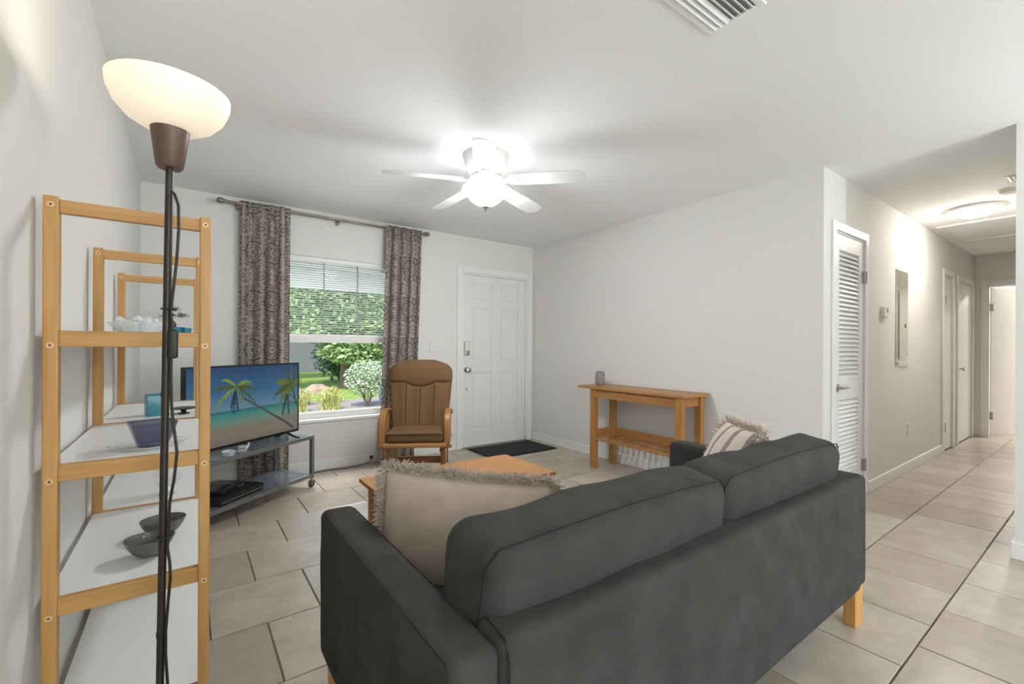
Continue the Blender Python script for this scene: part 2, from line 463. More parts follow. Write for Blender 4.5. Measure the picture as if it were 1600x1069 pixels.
# curtain rod and curtains
YC = YW-.085
rd = thing('curtain_rod', 'slim antique nickel curtain rod with round finials above the window', 'curtain rod', (1.14, YC, 2.37))
O('rod', MB().cyl((-.905,0,0), (.1,0,0), .0115).cyl((.1,0,0), (.895,0,0), .0085), M['rod'], rd, smooth=40)
for s in (-1, 1):
    b = MB()
    for k in range(2): pass
    b.lathe([(0,-.028),(.012,-.026),(.022,-.014),(.025,0),(.022,.014),(.012,.026),(0,.028)], n=16).xf(Matrix.Translation((s*.925,0,0)) @ Matrix.Rotation(pi/2,4,'Y'))
    b.cyl((s*.89,0,0), (s*.905,0,0), .016)
    O('finial', b, M['rod'], rd, smooth=40)
for x in (-.80, .02, .86):
    O('bracket', MB().box(x-.006, x+.006, -.014, .085, -.022, -.012).box(x-.012, x+.012, .079, .085, -.04, .02).cyl((x,0,-.05),(x,0,-.012),.006), M['rod'], rd, bevel=.002)
def curtain(name, label, tx0, tx1, bx0, bx1, seed, folds):
    rnd = random.Random(seed); NU, NV = 150, 40
    ph = [rnd.uniform(0, 6.28) for _ in range(8)]
    t = thing(name, label, 'curtain', ((tx0+tx1)/2, YC, 0.006), group=None)
    b = MB(); zt = 2.392
    def depth(u, z):
        f = z/zt; wob = .5+.5*sin(3*u+ph[4])
        d = .032*sin(2*pi*folds*u + ph[0] + .5*sin(5*u+ph[1])) * (.25+.75*min(1, (1-f)*3+.15))
        d += .012*sin(2*pi*folds*2.1*u+ph[2])*(.4+.6*f) + .010*sin(9*u+ph[3]+2*f)*(1-f)
        return d
    for j in range(NV):
        v = j/(NV-1); z = zt*(1-v)
        x0 = tx0+(bx0-tx0)*v; x1 = tx1+(bx1-tx1)*v
        for i in range(NU):
            u = i/(NU-1)
            y = YC + depth(u, z)*1.0
            hug = max(0, 1-abs(z-2.37)/.03)
            x = x0+(x1-x0)*(u + .018*sin(2*pi*folds*2*u+ph[5]))
            b.v.append((x, y*(1-hug)+(YC-.016+.003*sin(40*u))*hug, z))
    b.f = [(j*NU+i, j*NU+i+1, (j+1)*NU+i+1, (j+1)*NU+i) for j in range(NV-1) for i in range(NU-1)]
    b.v = [(p[0]-t.location.x, p[1]-t.location.y, p[2]) for p in b.v]
    o = O('cloth_panel', b, M['curtain'], t, smooth=80)
    ul = o.data.uv_layers.new(name='UVMap'); cl = (tx1-tx0)*1.45
    for lp in o.data.loops:
        k = lp.vertex_index; i, j = k % NU, k//NU
        ul.data[lp.index].uv = (i/(NU-1)*cl, zt*(1-j/(NV-1)))
    sd = o.modifiers.new('thick', 'SOLIDIFY'); sd.thickness = .002
    return t
curtain('curtain', 'taupe medallion print curtain behind the television', .352, .742, .345, .735, 3, 4.2)
curtain('curtain', 'taupe medallion print curtain between window and front door, behind the tan glider', 1.622, 2.012, 1.555, 1.93, 5, 4.0)

# ------------------------------------------------------------------ doors
def casing_x(b, x0, x1, z1, y, s, wdt=.06, t=.016):
    """flat casing round an opening in a wall facing -y (s=-1)"""
    ya, yb = (y-t, y) if s < 0 else (y, y+t)
    b.box(x0-wdt, x0, ya, yb, 0, z1+wdt); b.box(x1, x1+wdt, ya, yb, 0, z1+wdt); b.box(x0, x1, ya, yb, z1, z1+wdt); return b
def jamb_x(b, x0, x1, z1, y0, y1, t=.018):
    b.box(x0, x0+t, y0, y1, 0, z1); b.box(x1-t, x1, y0, y1, 0, z1); b.box(x0+t, x1-t, y0, y1, z1-t, z1); return b
# front door: six panels
d1 = struct('door_1')
O('casing', casing_x(MB(), DX0, DX1, DZ, YW, -1, .068), M['white'], d1, bevel=.005)
O('jamb', jamb_x(MB(), DX0, DX1, DZ, YW, YW+TH), M['white'], d1)
sx0, sx1, sy = DX0+.02, DX1-.02, YW+.012
slab = O('slab', MB().box(sx0, sx1, sy+.010, sy+.045, .008, DZ-.02), M['door'], d1)
st = .115; mid = (sx0+sx1)/2
rows = [(.20, .87), (.99, 1.62), (1.70, 1.92)]
b = MB().box(sx0, sx0+st, sy, sy+.0105, .008, DZ-.02).box(sx1-st, sx1, sy, sy+.0105, .008, DZ-.02)
b.box(mid-.055, mid+.055, sy, sy+.0105, .008, DZ-.02)
zz = [.008] + [q for r_ in rows for q in r_] + [DZ-.02]
for i in range(0, len(zz), 2):
    b.box(sx0+st, mid-.055, sy, sy+.0105, zz[i], zz[i+1]); b.box(mid+.055, sx1-st, sy, sy+.0105, zz[i], zz[i+1])
O('stile_frame', b, M['door'], slab, bevel=.003)
for z0, z1 in rows:
    for xa, xb in ((sx0+st, mid-.055), (mid+.055, sx1-st)):
        O('panel', MB().box(xa+.03, xb-.03, sy+.003, sy+.0105, z0+.03, z1-.03), M['door'], slab, bevel=.006)
kx = 2.615
O('knob', MB().lathe([(.033,0),(.033,.006),(.012,.008),(.011,.03),(.022,.034),(.03,.046),(.028,.058),(.016,.064),(0,.065)], n=24).xf(Matrix.Translation((kx, sy, .905)) @ Matrix.Rotation(pi/2,4,'X')), M['nickel'], slab, smooth=40)
db = O('deadbolt', MB().box(kx-.033, kx+.033, sy-.03, sy, 1.075, 1.235), M['nickel'], slab, bevel=.008)
O('cover', MB().box(kx-.027, kx+.027, sy-.034, sy-.029, 1.13, 1.228), M['plastic'], db, bevel=.004)
O('thumb_turn', MB().box(kx-.006, kx+.006, sy-.052, sy-.03, 1.087, 1.117).cyl((kx,sy-.034,1.102),(kx,sy-.03,1.102),.018), M['nickel'], db, bevel=.002)
O('chain_plate', MB().box(kx-.008, kx+.008, sy-.006, sy, .665, .70), M['nickel'], slab, bevel=.001)
for z in (.28, 1.02, 1.78): O('hinge', MB().cyl((sx1+.004, sy-.006, z-.05), (sx1+.004, sy-.006, z+.05), .006, n=10).box(sx1-.02, sx1+.012, sy-.002, sy+.002, z-.045, z+.045), M['door'], d1)
O('threshold', MB().box(DX0, DX1, YW-.0, YW+TH, 0, .012), M['nickel'], d1)

# louvre closet door
d2 = struct('door_2'); yl = YH
O('casing', casing_x(MB(), D2[0], D2[1], 2.03, yl, -1, .062), M['white'], d2, bevel=.005)
O('jamb', jamb_x(MB(), D2[0], D2[1], 2.03, yl, yl+TH, .012), M['white'], d2)
a0, a1 = D2[0]+.014, D2[1]-.014; y0, y1 = yl+.002, yl+.036
slab = O('door_frame', MB().box(a0, a0+.085, y0, y1, .01, 2.015).box(a1-.085, a1, y0, y1, .01, 2.015)
  .box(a0+.085, a1-.085, y0, y1, 1.90, 2.015).box(a0+.085, a1-.085, y0, y1, .79, .955).box(a0+.085, a1-.085, y0, y1, .01, .17), M['door'], d2, bevel=.003)
hw = (a1-a0)/2-.085
lm = MB(); lm.obox(Matrix.Rotation(R(55),4,'X'), hw, .0235, .0035); lm = lm.mesh('louvre_slat'); lm.materials.append(M['door'])
for za, zb in ((.17, .79), (.955, 1.90)):
    n = int(round((zb-za)/.0335)); pz = (zb-za)/n
    for i in range(n):
        o = bpy.data.objects.new('louvre_slat', lm); COL.objects.link(o); o.parent = slab
        o.location = ((a0+a1)/2, yl+.019, za+pz*(i+.5))
hx = a0+.045
hb = O('handle', MB().cyl((hx, y0-.008, .885), (hx, y0, .885), .03, n=24).cyl((hx, y0-.045, .885), (hx, y0-.006, .885), .01, n=14), M['nickel'], slab, smooth=40)
O('lever', MB().tube([(hx-.004, y0-.045, .885), (hx+.03, y0-.046, .887), (hx+.08, y0-.043, .889), (hx+.115, y0-.038, .880)], [.010,.009,.008,.006], 10), M['nickel'], hb, smooth=60)
for z in (.25, 1.74): O('hinge', MB().box(a1-.03, a1+.035, y0-.019, y0-.015, z-.045, z+.045).cyl((a1+.004, y0-.02, z-.048), (a1+.004, y0-.02, z+.048), .007, n=10).box(a1-.03,a1-.0,y0-.017,y0,z-.045,z+.045), M['hinge'], d2)
struct('wall_closet', MB().box(D2[0]-.1, D2[1]+.3, YH+.8, YH+.84, 0, H), M['wall'])

# hall side doors
def flat_door(name, ox, knob=None, hinge=None):
    d = struct(name)
    O('casing', casing_x(MB(), ox[0], ox[1], 2.03, YH, -1, .06), M['white'], d, bevel=.005)
    O('jamb', jamb_x(MB(), ox[0], ox[1], 2.03, YH, YH+TH, .012), M['white'], d)
    s = O('slab', MB().box(ox[0]+.015, ox[1]-.015, YH+.004, YH+.04, .01, 2.012), M['door'], d, bevel=.003)
    if knob: O('knob', MB().lathe([(.03,0),(.03,.006),(.011,.008),(.011,.03),(.027,.042),(.024,.056),(0,.062)], n=20).xf(Matrix.Translation((knob, YH+.004, .93)) @ Matrix.Rotation(pi/2,4,'X')), M['nickel'], s, smooth=40)
    if hinge is not None:
        for z in (.28, 1.74): O('hinge', MB().box(hinge-.02, hinge+.035, YH-.018, YH-.012, z-.05, z+.05).box(hinge,hinge+.03,YH-.016,YH+.004,z-.05,z+.05), M['hinge'], d)
    return d
flat_door('door_3', D3, None, D3[0]+.012)
flat_door('door_4', D4, D4[0]+.09, None)
# hall end door, standing open into the bedroom
d5 = struct('door_5')
b = MB(); t_ = .016
b.box(XE-t_, XE, D5[1], D5[1]+.062, 0, 2.092).box(XE-t_, XE, D5[0], D5[1], 2.03, 2.092)
O('casing', b, M['white'], d5, bevel=.005)
O('jamb', MB().box(XE, XE+TH, D5[1]-.015, D5[1], 0, 2.03).box(XE, XE+TH, D5[0], D5[0]+.015, 0, 2.03).box(XE, XE+TH, D5[0], D5[1], 2.015, 2.03), M['white'], d5)
s5 = O('slab', MB().box(0, .035, -.72, 0, .01, 2.01), M['door'], d5, bevel=.003, loc=(XE+.10, D5[1]-.02, 0), rot=(0,0,R(68)))
O('knob', MB().lathe([(.03,0),(.03,.006),(.011,.008),(.011,.03),(.027,.042),(.024,.056),(0,.062)], n=20).xf(Matrix.Translation((0,-.66,.93)) @ Matrix.Rotation(-pi/2,4,'Y')), M['nickel'], s5, smooth=40)
for z in (.28, 1.74): O('hinge', MB().box(XE+.06, XE+.075, D5[1]-.045, D5[1]-.012, z-.05, z+.05), M['hinge'], d5)

# ------------------------------------------------------------------ wall and ceiling fittings
def outlet(label, loc, axis, blank=False):
    t = thing('wall_outlet', label, 'outlet', loc)
    if axis == 'x': t.rotation_euler = (0,0,R(-90))   # on wall facing -x
    O('cover_plate', MB().box(-.036, .036, -.006, 0, -.058, .058), M['plastic'], t, bevel=.003)
    for dz in (-.025, .025):
        s = O('socket', MB().box(-.017, .017, -.0075, -.005, dz-.014, dz+.014), M['white'], t, bevel=.002)
        O('slot', MB().box(-.008, -.005, -.008, -.007, dz-.005, dz+.006).box(.005, .008, -.008, -.007, dz-.005, dz+.006), M['darkslot'], s)
outlet('duplex wall outlet low on the grey wall between console table and louvered door', (XR, 1.505, .43), 'x')
outlet('duplex wall outlet on the hallway wall below the breaker panel', (5.62, YH, .40), 'y')
t = thing('light_switch', 'painted blank switch plate on the wall between curtain and front door', 'wall plate', (2.2, YW, 1.17))
O('cover_plate', MB().box(-.06, .06, -.006, 0, -.058, .058), M['wall'], t, bevel=.003)
t = thing('thermostat', 'small white thermostat on the hallway wall beside the louvered door', 'thermostat', (4.845, YH, 1.487))
O('body', MB().box(-.06, .06, -.028, 0, -.045, .045), M['plastic'], t, bevel=.005)
O('display', MB().box(-.0, .045, -.0295, -.027, -.005, .035), plain('lcd_grey', '#8f958c', .25), t)
O('button', MB().box(-.0, .045, -.0305, -.027, -.035, -.02), M['white'], t, bevel=.002)
t = thing('breaker_panel', 'shiny metal electrical breaker panel cover set on the hallway wall', 'breaker panel', (5.385, YH, 1.012))
O('cover_plate', MB().box(-.185, .185, -.006, 0, 0, .887), M['panel'], t, bevel=.002)
pd = O('panel_door', MB().box(-.10, .135, -.010, -.005, .06, .70), M['panel'], t, bevel=.002)
O('latch', MB().box(.07, .10, -.013, -.009, .36, .395), M['black'], pd)
O('hinge_rail', MB().cyl((-.105, -.009, .07), (-.105, -.009, .69), .006, n=10), M['nickel'], pd)
O('bottom_lip', MB().box(-.15, .17, -.014, -.005, .012, .04), M['panel'], t, bevel=.004)
for q in ((-.165, .11), (.165, .11), (-.165, .77), (.165, .77)): O('screw', MB().cyl((q[0], -.009, q[1]), (q[0], -.005, q[1]), .006, n=10), M['screw'], t)

def dome(name, label, x, y, mat, r=.19):
    t = thing(name, label, 'ceiling light', (x, y, H))
    O('base_ring', MB().lathe([(r-.02, 0), (r, -.004), (r-.01, -.02), (r-.03, -.026), (r-.05, -.026)], n=40), M['white'], t, smooth=40)
    O('glass_dome', MB().lathe([(r-.045, -.024), (r-.06, -.045), (r-.09, -.065), (r-.13, -.078), (0, -.083)], n=40), mat, t, smooth=60)
    return t
dome('ceiling_light', 'lit white glass dome light on the hallway ceiling', 5.71, .825, M['hallglass'])
dome('ceiling_light', 'unseen white glass dome added to light the bedroom past the hall', 10.3, .5, M['bedfillglass'])  # unseen fixture, put in to light the bedroom and hall end
dome('ceiling_light', 'added unseen fill dome light over the dining area near the side wall', .75, -1.35, M['fillglass'], .22)  # invented dome behind the camera, fill for the living room
dome('ceiling_light', 'added unseen fill dome light over the dining area near the kitchen side', 2.75, -1.35, M['fillglass'], .22)  # second invented dome behind the camera, also fill
t = thing('smoke_detector', 'round white smoke detector on the hallway ceiling near the dome light', 'smoke detector', (5.25, .565, H))
O('body', MB().lathe([(.06, 0), (.062, -.012), (.055, -.03), (.03, -.036), (0, -.037)], n=28), M['plastic'], t, smooth=40)
O('mounting_ring', MB().lathe([(.068, 0), (.068, -.008), (.06, -.009)], n=28), M['white'], t)
# attic hatch trim on the hall ceiling
hx0, hx1, hy0, hy1 = 6.28, 7.35, .45, 1.19
ht = struct('trim_1')
O('hatch_panel', MB().box(hx0+.04, hx1-.04, hy0+.04, hy1-.04, H-.004, H), M['ceil'], ht)
O('hatch_frame', MB().box(hx0, hx1, hy0, hy0+.045, H-.016, H).box(hx0, hx1, hy1-.045, hy1, H-.016, H).box(hx0, hx0+.045, hy0+.045, hy1-.045, H-.016, H).box(hx1-.045, hx1, hy0+.045, hy1-.045, H-.016, H), M['white'], ht, bevel=.004)
# air register
vx0, vx1, vy0, vy1 = 1.27, 1.715, .785, 1.0
t = thing('ceiling_vent', 'white louvered air register on the living room ceiling', 'vent', ((vx0+vx1)/2, (vy0+vy1)/2, H))
fr = MB(); a, c = (vx1-vx0)/2, (vy1-vy0)/2
fr.box(-a, a, -c, -c+.028, -.008, 0).box(-a, a, c-.028, c, -.008, 0).box(-a, -a+.028, -c+.028, c-.028, -.008, 0).box(a-.028, a, -c+.028, c-.028, -.008, 0)
O('register_frame', fr, M['ceil'], t, bevel=.003)
O('duct', MB().box(-a+.02, a-.02, -c+.02, c-.02, -.0015, 0), plain('duct_grey', '#8d8d89', .8), t)
for i in range(7):
    y = -c+.028 + (2*c-.056)*(i+.5)/7; s = -1 if i > 3 else 1
    O('vane', MB().obox(Matrix.Translation((0, y, -.008)) @ Matrix.Rotation(R(38)*s, 4, 'X'), a-.027, .009, .0008), M['ceil'], t)
t = thing('ceiling_vent', 'small white grille on the hallway ceiling beside the smoke detector', 'vent', (4.93, .49, H))
O('register_frame', MB().box(-.09, .09, -.06, .06, -.006, 0), M['white'], t, bevel=.003)
for i in range(5): O('vane', MB().obox(Matrix.Translation((0, -.04+.02*i, -.009)) @ Matrix.Rotation(R(35), 4, 'X'), .08, .007, .0008), M['plastic'], t)

# ------------------------------------------------------------------ ceiling fan
FX, FY = 1.598, 2.512
fan = thing('ceiling_fan', 'white five blade flush ceiling fan with a lit frosted bowl', 'ceiling fan', (FX, FY, H))
O('canopy', MB().lathe([(.155, 0), (.152, -.02), (.138, -.07), (.118, -.115), (.105, -.14), (.10, -.155)], n=40), M['white'], fan, smooth=40)
O('motor_hub', MB().lathe([(.10, -.15), (.115, -.158), (.115, -.178), (.085, -.188), (.08, -.20), (.085, -.205), (.085, -.218)], n=40), M['white'], fan, smooth=40)
O('light_fitter', MB().lathe([(.06, -.21), (.10, -.215), (.10, -.228), (.06, -.23)], n=32), M['white'], fan, smooth=40)
O('light_bowl', MB().lathe([(.146, -.220), (.156, -.224), (.154, -.233), (.140, -.248), (.118, -.271), (.098, -.295), (.070, -.316), (.035, -.329), (0, -.332)], n=40, cap=False,
   fn=lambda t, r, z: r*(1+.02*cos(8*t)*min(1, r/.15)**3)), M['fanglass'], fan, smooth=60)
O('spill_cover', MB().lathe([(0, -.2195), (.149, -.2195), (.149, -.2185), (0, -.2185)], n=32), emit('fan_bulb_spill', '#f8fbff', FAN_UP), fan)  # added cover: stops the bowl's upward light and glows weakly instead
O('finial', MB().lathe([(0, -.375), (.006, -.37), (.009, -.36), (.012, -.352), (.026, -.343), (.026, -.332), (0, -.33)], n=16), M['nickel'], fan, smooth=40)
def blade_outline():
    top = [(.17, .055), (.25, .062), (.40, .068), (.55, .069), (.62, .064), (.652, .048), (.665, .02)]
    return top + [(x, -y) for x, y in reversed(top)]
for k in range(5):
    a = R(20.5 + 72*k)
    Mx = Matrix.Rotation(a, 4, 'Z') @ Matrix.Translation((0, 0, -.172)) @ Matrix.Rotation(R(2.5), 4, 'Y') @ Matrix.Rotation(R(-11), 4, 'X')
    bd = O('blade', MB().prism(blade_outline(), Mx, .006), M['white'], fan, bevel=.002)
    O('blade_bracket', MB().prism([(.09, .018), (.13, .014), (.17, .035), (.22, .03), (.235, 0), (.22, -.03), (.17, -.035), (.13, -.014), (.09, -.018)], Mx @ Matrix.Translation((0, 0, -.006)), .006), M['white'], bd, bevel=.002)

# ------------------------------------------------------------------ shelving unit along the left wall
SH = thing('shelving_unit', 'open honey wood shelving unit with white shelves standing against the left wall', 'shelf', (-.113, 2.25, 0))
PX = ((-.281, -.253), (.027, .053)); FYS = (1.52, 2.225, 2.945); PD = .034; PT = 1.53
RZ = [(1.492, 1.525), (1.166, 1.206), (.838, .878), (.510, .553), (.178, .222)]
for fi, y in enumerate(FYS):
    for px in PX:
        p = O('post', MB().box(px[0], px[1], y, y+PD, 0, PT), M['shelfwood'], SH, w=True, bevel=.003)
        for z0, z1 in RZ:
            zc = (z0+z1)/2 if z1 > 1.4 else z0+.004
            for yy, sg in ((y, -1),):
                b = MB().cyl(((px[0]+px[1])/2, yy-.0015, zc), ((px[0]+px[1])/2, yy+.002, zc), .0072, n=14)
                b.v = [(q[0]-SH.location.x, q[1]-SH.location.y, q[2]) for q in b.v]
                s = O('screw', b, M['screw'], p)
                b2 = MB().cyl(((px[0]+px[1])/2, yy-.0019, zc), ((px[0]+px[1])/2, yy-.001, zc), .0028, n=6); b2.v = [(q[0]-SH.location.x, q[1]-SH.location.y, q[2]) for q in b2.v]; O('screw_socket', b2, M['tandark'], p)
    for z0, z1 in RZ:
        O('rung', MB().box(PX[0][1]-.001, PX[1][0]+.001, y+.007, y+.027, z0, z1), M['shelfwoodx'], SH, w=True, bevel=.002)
for f0, f1 in ((0, 1), (1, 2)):
    for z0, z1 in RZ[1:]:
        O('shelf_board', MB().box(PX[0][0]+.004, PX[1][1]-.004, FYS[f0]+.0275, FYS[f1]+.0065, z1-.012, z1-.003), M['board'], SH, w=True)
bz = [z1-.003 for z0, z1 in RZ]   # board tops

# glassware on the shelves
def bowl(name, label, x, y, z, r, h, mat, fn=None, squash=(1, 1), cat='bowl', group=None):
    t = thing(name, label, cat, (x, y, z), group=group)
    pr = [(.0, .004), (r*.35, 0), (r*.45, .002), (r*.72, h*.33), (r*.92, h*.72), (r, h), (r*.955, h*1.005), (r*.86, h*.72), (r*.64, h*.35), (r*.38, h*.14), (0, h*.12)]
    b = MB().lathe(pr, n=36, fn=fn); b.v = [(p[0]*squash[0], p[1]*squash[1], p[2]) for p in b.v]
    O('bowl_body', b, mat, t, smooth=60)
    rm = MB(); pts = [((r*.975 if not fn else fn(2*pi*i/36, r*.975, h))*cos(2*pi*i/36)*squash[0], (r*.975 if not fn else fn(2*pi*i/36, r*.975, h))*sin(2*pi*i/36)*squash[1], h) for i in range(37)]
    rm.tube(pts, .0022, 6); O('rim', rm, mat, t, smooth=60)
    return t
wav = lambda t, r, z: r*(1+.05*cos(2*t+.6)+.03*sin(3*t))
bowl('glass_bowl', 'smoky grey glass bowl, the front one of two on the lower white shelf', -.088, 1.700, bz[3], .058, .052, M['gglass'], wav)
bowl('glass_bowl', 'smoky grey glass bowl standing behind the other grey bowl on the lower shelf', -.062, 1.865, bz[3], .058, .050, M['gglass'], lambda t, r, z: r*(1+.06*cos(2*t)))
# square tapered violet bowl on a clear scalloped plate
t = thing('glass_plate', 'clear scalloped glass plate under the violet bowl on the shelf', 'plate', (-.09, 1.69, bz[2]))
O('plate_disc', MB().lathe([(0, .002), (.05, 0), (.07, .002), (.092, .009), (.09, .011), (.068, .0045), (0, .0045)], n=48, fn=lambda t, r, z: r*(1+.04*cos(12*t)*min(1, r/.09)**4)), M['cglass'], t, smooth=60)
O('plate_rim', MB().tube([(.091*(1+.04*cos(12*a))*cos(a), .091*(1+.04*cos(12*a))*sin(a), .010) for a in [2*pi*i/72 for i in range(73)]], .0014, 5), M['cglass'], t)
t = thing('square_bowl', 'violet glass bowl with square flared sides on the middle shelf', 'bowl', (-.083, 1.69, bz[2]+.0045), R(12))
def sq(h0, s): return [(s*cos(R(a))*(1/max(abs(cos(R(a))), abs(sin(R(a)))))**.82, s*sin(R(a))*(1/max(abs(cos(R(a))), abs(sin(R(a)))))**.82, h0) for a in range(0, 360, 10)]
prof = [(0, .034), (.004, .036), (.03, .045), (.066, .056), (.0665, .053), (.03, .041), (.008, .032)]
vs = []; fs = []
for h0, s in prof: vs += sq(h0, s)
n = 36
for i in range(len(prof)-1):
    for k in range(n): fs.append((i*n+k, i*n+(k+1) % n, (i+1)*n+(k+1) % n, (i+1)*n+k))
fs += [tuple(range(n-1, -1, -1)), tuple(range((len(prof)-1)*n, len(prof)*n))]
O('bowl_body', MB().add(vs, fs), M['pglass'], t, smooth=50)
O('bowl_rim', MB().tube([(p[0], p[1], p[2]) for p in sq(.066, .0545)] + [sq(.066, .0545)[0]], .0022, 6), M['pglass'], t)
t = thing('tumbler', 'square turquoise glass tumbler on the middle shelf of the far bay', 'glass', (-.105, 2.42, bz[2]), R(10))
O('glass_wall', MB().box(-.036, .036, -.036, -.031, 0, .088).box(-.036, .036, .031, .036, 0, .088).box(-.036, -.031, -.031, .031, 0, .088).box(.031, .036, -.031, .031, 0, .088), M['teal'], t, bevel=.003)
O('glass_base', MB().box(-.032, .032, -.032, .032, .0, .014), M['teal'], t)
t = thing('candle_dish', 'small flat black dish on a short foot beside the turquoise tumbler', 'dish', (-.012, 2.42, bz[2]))
O('dish', MB().lathe([(.008, .004), (.012, .018), (.045, .021), (.048, .026), (.044, .026), (0, .023)], n=28), M['black'], t, smooth=40)
O('foot', MB().lathe([(.022, 0), (.022, .003), (.008, .006)], n=20), M['black'], t)
t = thing('snifter_glass', 'clear round snifter glass on the lower shelf of the far bay', 'glass', (-.066, 2.36, bz[3]))
O('glass_bowl', MB().lathe([(0, .03), (.03, .036), (.046, .06), (.05, .08), (.044, .105), (.036, .12), (.035, .12), (.042, .104), (.047, .08), (.043, .062), (.028, .04), (0, .034)], n=28), M['cglass'], t, smooth=60)
O('stem', MB().lathe([(.032, 0), (.032, .003), (.006, .006), (.005, .03)], n=24), M['cglass'], t, smooth=60)
# crystal dish, bonsai, small cup on the top shelf
def faceted(t, r, z): return r*(1+.10*abs(sin(6*t)))
tz = bz[1]
t = thing('crystal_dish', 'cut crystal dish with a jagged rim on the upper shelf', 'bowl', (-.128, 1.93, tz))
O('crystal_body', MB().lathe([(0, .003), (.03, 0), (.05, .014), (.072, .036), (.076, .042), (.07, .042), (.045, .018), (0, .010)], n=48, fn=faceted), NT('cut_crystal').p(Base_Color=lin('#e9edee'), Roughness=.08, Alpha=.55, Specular_IOR_Level=.9).m, t)
b = MB()
for k in range(26):
    a = random.uniform(0, 6.28); q = random.uniform(.0, .055); s = random.uniform(.008, .017)
    bb_ = MB().lathe([(0, -s), (s*.8, -s*.3), (s*.9, s*.3), (0, s)], n=5)
    bb_.xf(Matrix.Translation((q*cos(a), q*sin(a), .036+random.uniform(-.006, .018))) @ Matrix.Rotation(random.uniform(0, 3), 4, 'X')); b.add(bb_.v, bb_.f)
O('crystal_points', b, NT('crystal_points').p(Base_Color=lin('#f0f3f3'), Roughness=.1, Alpha=.6).m, t)
t = thing('bonsai_plant', 'tiny green bonsai in a clear glass pot on the upper shelf', 'plant', (-.042, 2.05, tz))
O('pot', MB().lathe([(0, 0), (.03, 0), (.036, .035), (.033, .035), (.028, .004), (0, .004)], n=24), M['teal'], t, smooth=40)
O('soil', MB().lathe([(.026, .004), (.030, .02), (0, .022)], n=20), plain('pot_soil', '#3a3128', .95), t)
O('trunk', MB().tube([(0, 0, .02), (.006, .004, .045), (-.006, .002, .065), (.0, 0, .085)], [.005, .004, .003, .002], 8), plain('bonsai_bark', '#4c3d2e', .9), t)
b = MB()
for cx, cy, cz, rr_, n in ((-.022, 0, .072, .024, 110), (.022, .0, .078, .024, 110), (0, .0, .098, .02, 90)):
    for k in range(n):
        p = Vector((random.gauss(0, .45), random.gauss(0, .45), random.gauss(0, .22)))*rr_ + Vector((cx, cy, cz))
        Mx = Matrix.Translation(p) @ Matrix.Rotation(random.uniform(0, 6.3), 4, 'Z') @ Matrix.Rotation(random.uniform(-.7, .7), 4, 'X')
        b.add([Mx @ Vector(q) for q in ((-.005, 0, 0), (0, -.0022, 0), (.005, 0, 0), (0, .0022, .0006))], [(0, 1, 2, 3)])
O('foliage', b, plain('bonsai_leaf', '#3d5a41', .6), t, kind='stuff')
t = thing('small_cup', 'small pale blue glass cup next to the bonsai on the upper shelf', 'cup', (-.004, 1.96, tz))
O('cup_body', MB().lathe([(0, 0), (.014, 0), (.017, .03), (.015, .03), (.0125, .004), (0, .004)], n=20), glassy('pale_blue_glass', (.55, .78, .85, 1), .4, .04), t, smooth=40)
O('cup_handle', MB().tube([(.016, 0, .024), (.025, 0, .021), (.025, 0, .011), (.015, 0, .008)], .0018, 6), M['cglass'], t)

# ------------------------------------------------------------------ floor lamp
def torchiere(label, x, y, watts, tilt=(0, 0)):
    LP = thing('floor_lamp', label, 'floor lamp', (x, y, 0)); LP.rotation_euler = (tilt[0], tilt[1], 0)
    O('base', MB().lathe([(.118, 0), (.118, .012), (.112, .018), (.03, .024), (.014, .04), (0, .041)], n=40), M['brown_metal'], LP, smooth=40)
    pole = O('pole', MB().cyl((0,0,.03), (0,0,1.625), .0085, n=16), M['brown_metal'], LP, smooth=40)
    for z in (.45, 1.05): O('pole_joint', MB().cyl((0,0,z-.006), (0,0,z+.006), .0098, n=16), M['brown_metal'], pole, smooth=40)
    O('socket_cup', MB().lathe([(0, 1.612), (.024, 1.612), (.029, 1.618), (.0425, 1.722), (.0405, 1.722), (0, 1.70)], n=32), M['cup'], LP, smooth=40)
    shade_prof = [(.030, 1.705), (.060, 1.713), (.092, 1.732), (.113, 1.757), (.1245, 1.785), (.127, 1.806), (.1235, 1.806), (.120, 1.785), (.109, 1.760), (.089, 1.736), (.058, 1.718), (.030, 1.710)]
    O('lamp_shade', MB().lathe(shade_prof, n=48), M['shade'], LP, smooth=60)
    O('bulb', MB().lathe([(0, 1.712), (.014, 1.714), (.016, 1.735), (.027, 1.752), (.026, 1.770), (.012, 1.783), (0, 1.785)], n=20), M['bulb'], LP, smooth=60)
    ll = bpy.data.lights.new('lamp_bulb_light', 'POINT'); ll.energy = watts; ll.color = (1, .87, .68) if watts < 30 else (.93, .97, 1); ll.shadow_soft_size = .03
    lo = bpy.data.objects.new('lamp_bulb_light', ll); COL.objects.link(lo); lo.parent = LP; lo.location = (0, 0, 1.82)
    return LP
LP = torchiere('tall bronze torchiere floor lamp with lit opal bowl, in front of the shelving unit', -.0555, 1.4225, LAMP_W, (.0079, .0109))
torchiere('added unseen torchiere fill lamp in the dining corner beside the left wall', .0, -2.45, FILL_UP_W*2.2)  # added behind the camera to brighten the ceiling and left side
torchiere('added unseen torchiere fill lamp standing alone beside the dining side wall', 3.4, -1.0, FILL_UP_W*1.3)  # added out of view, throws fill across to the left wall
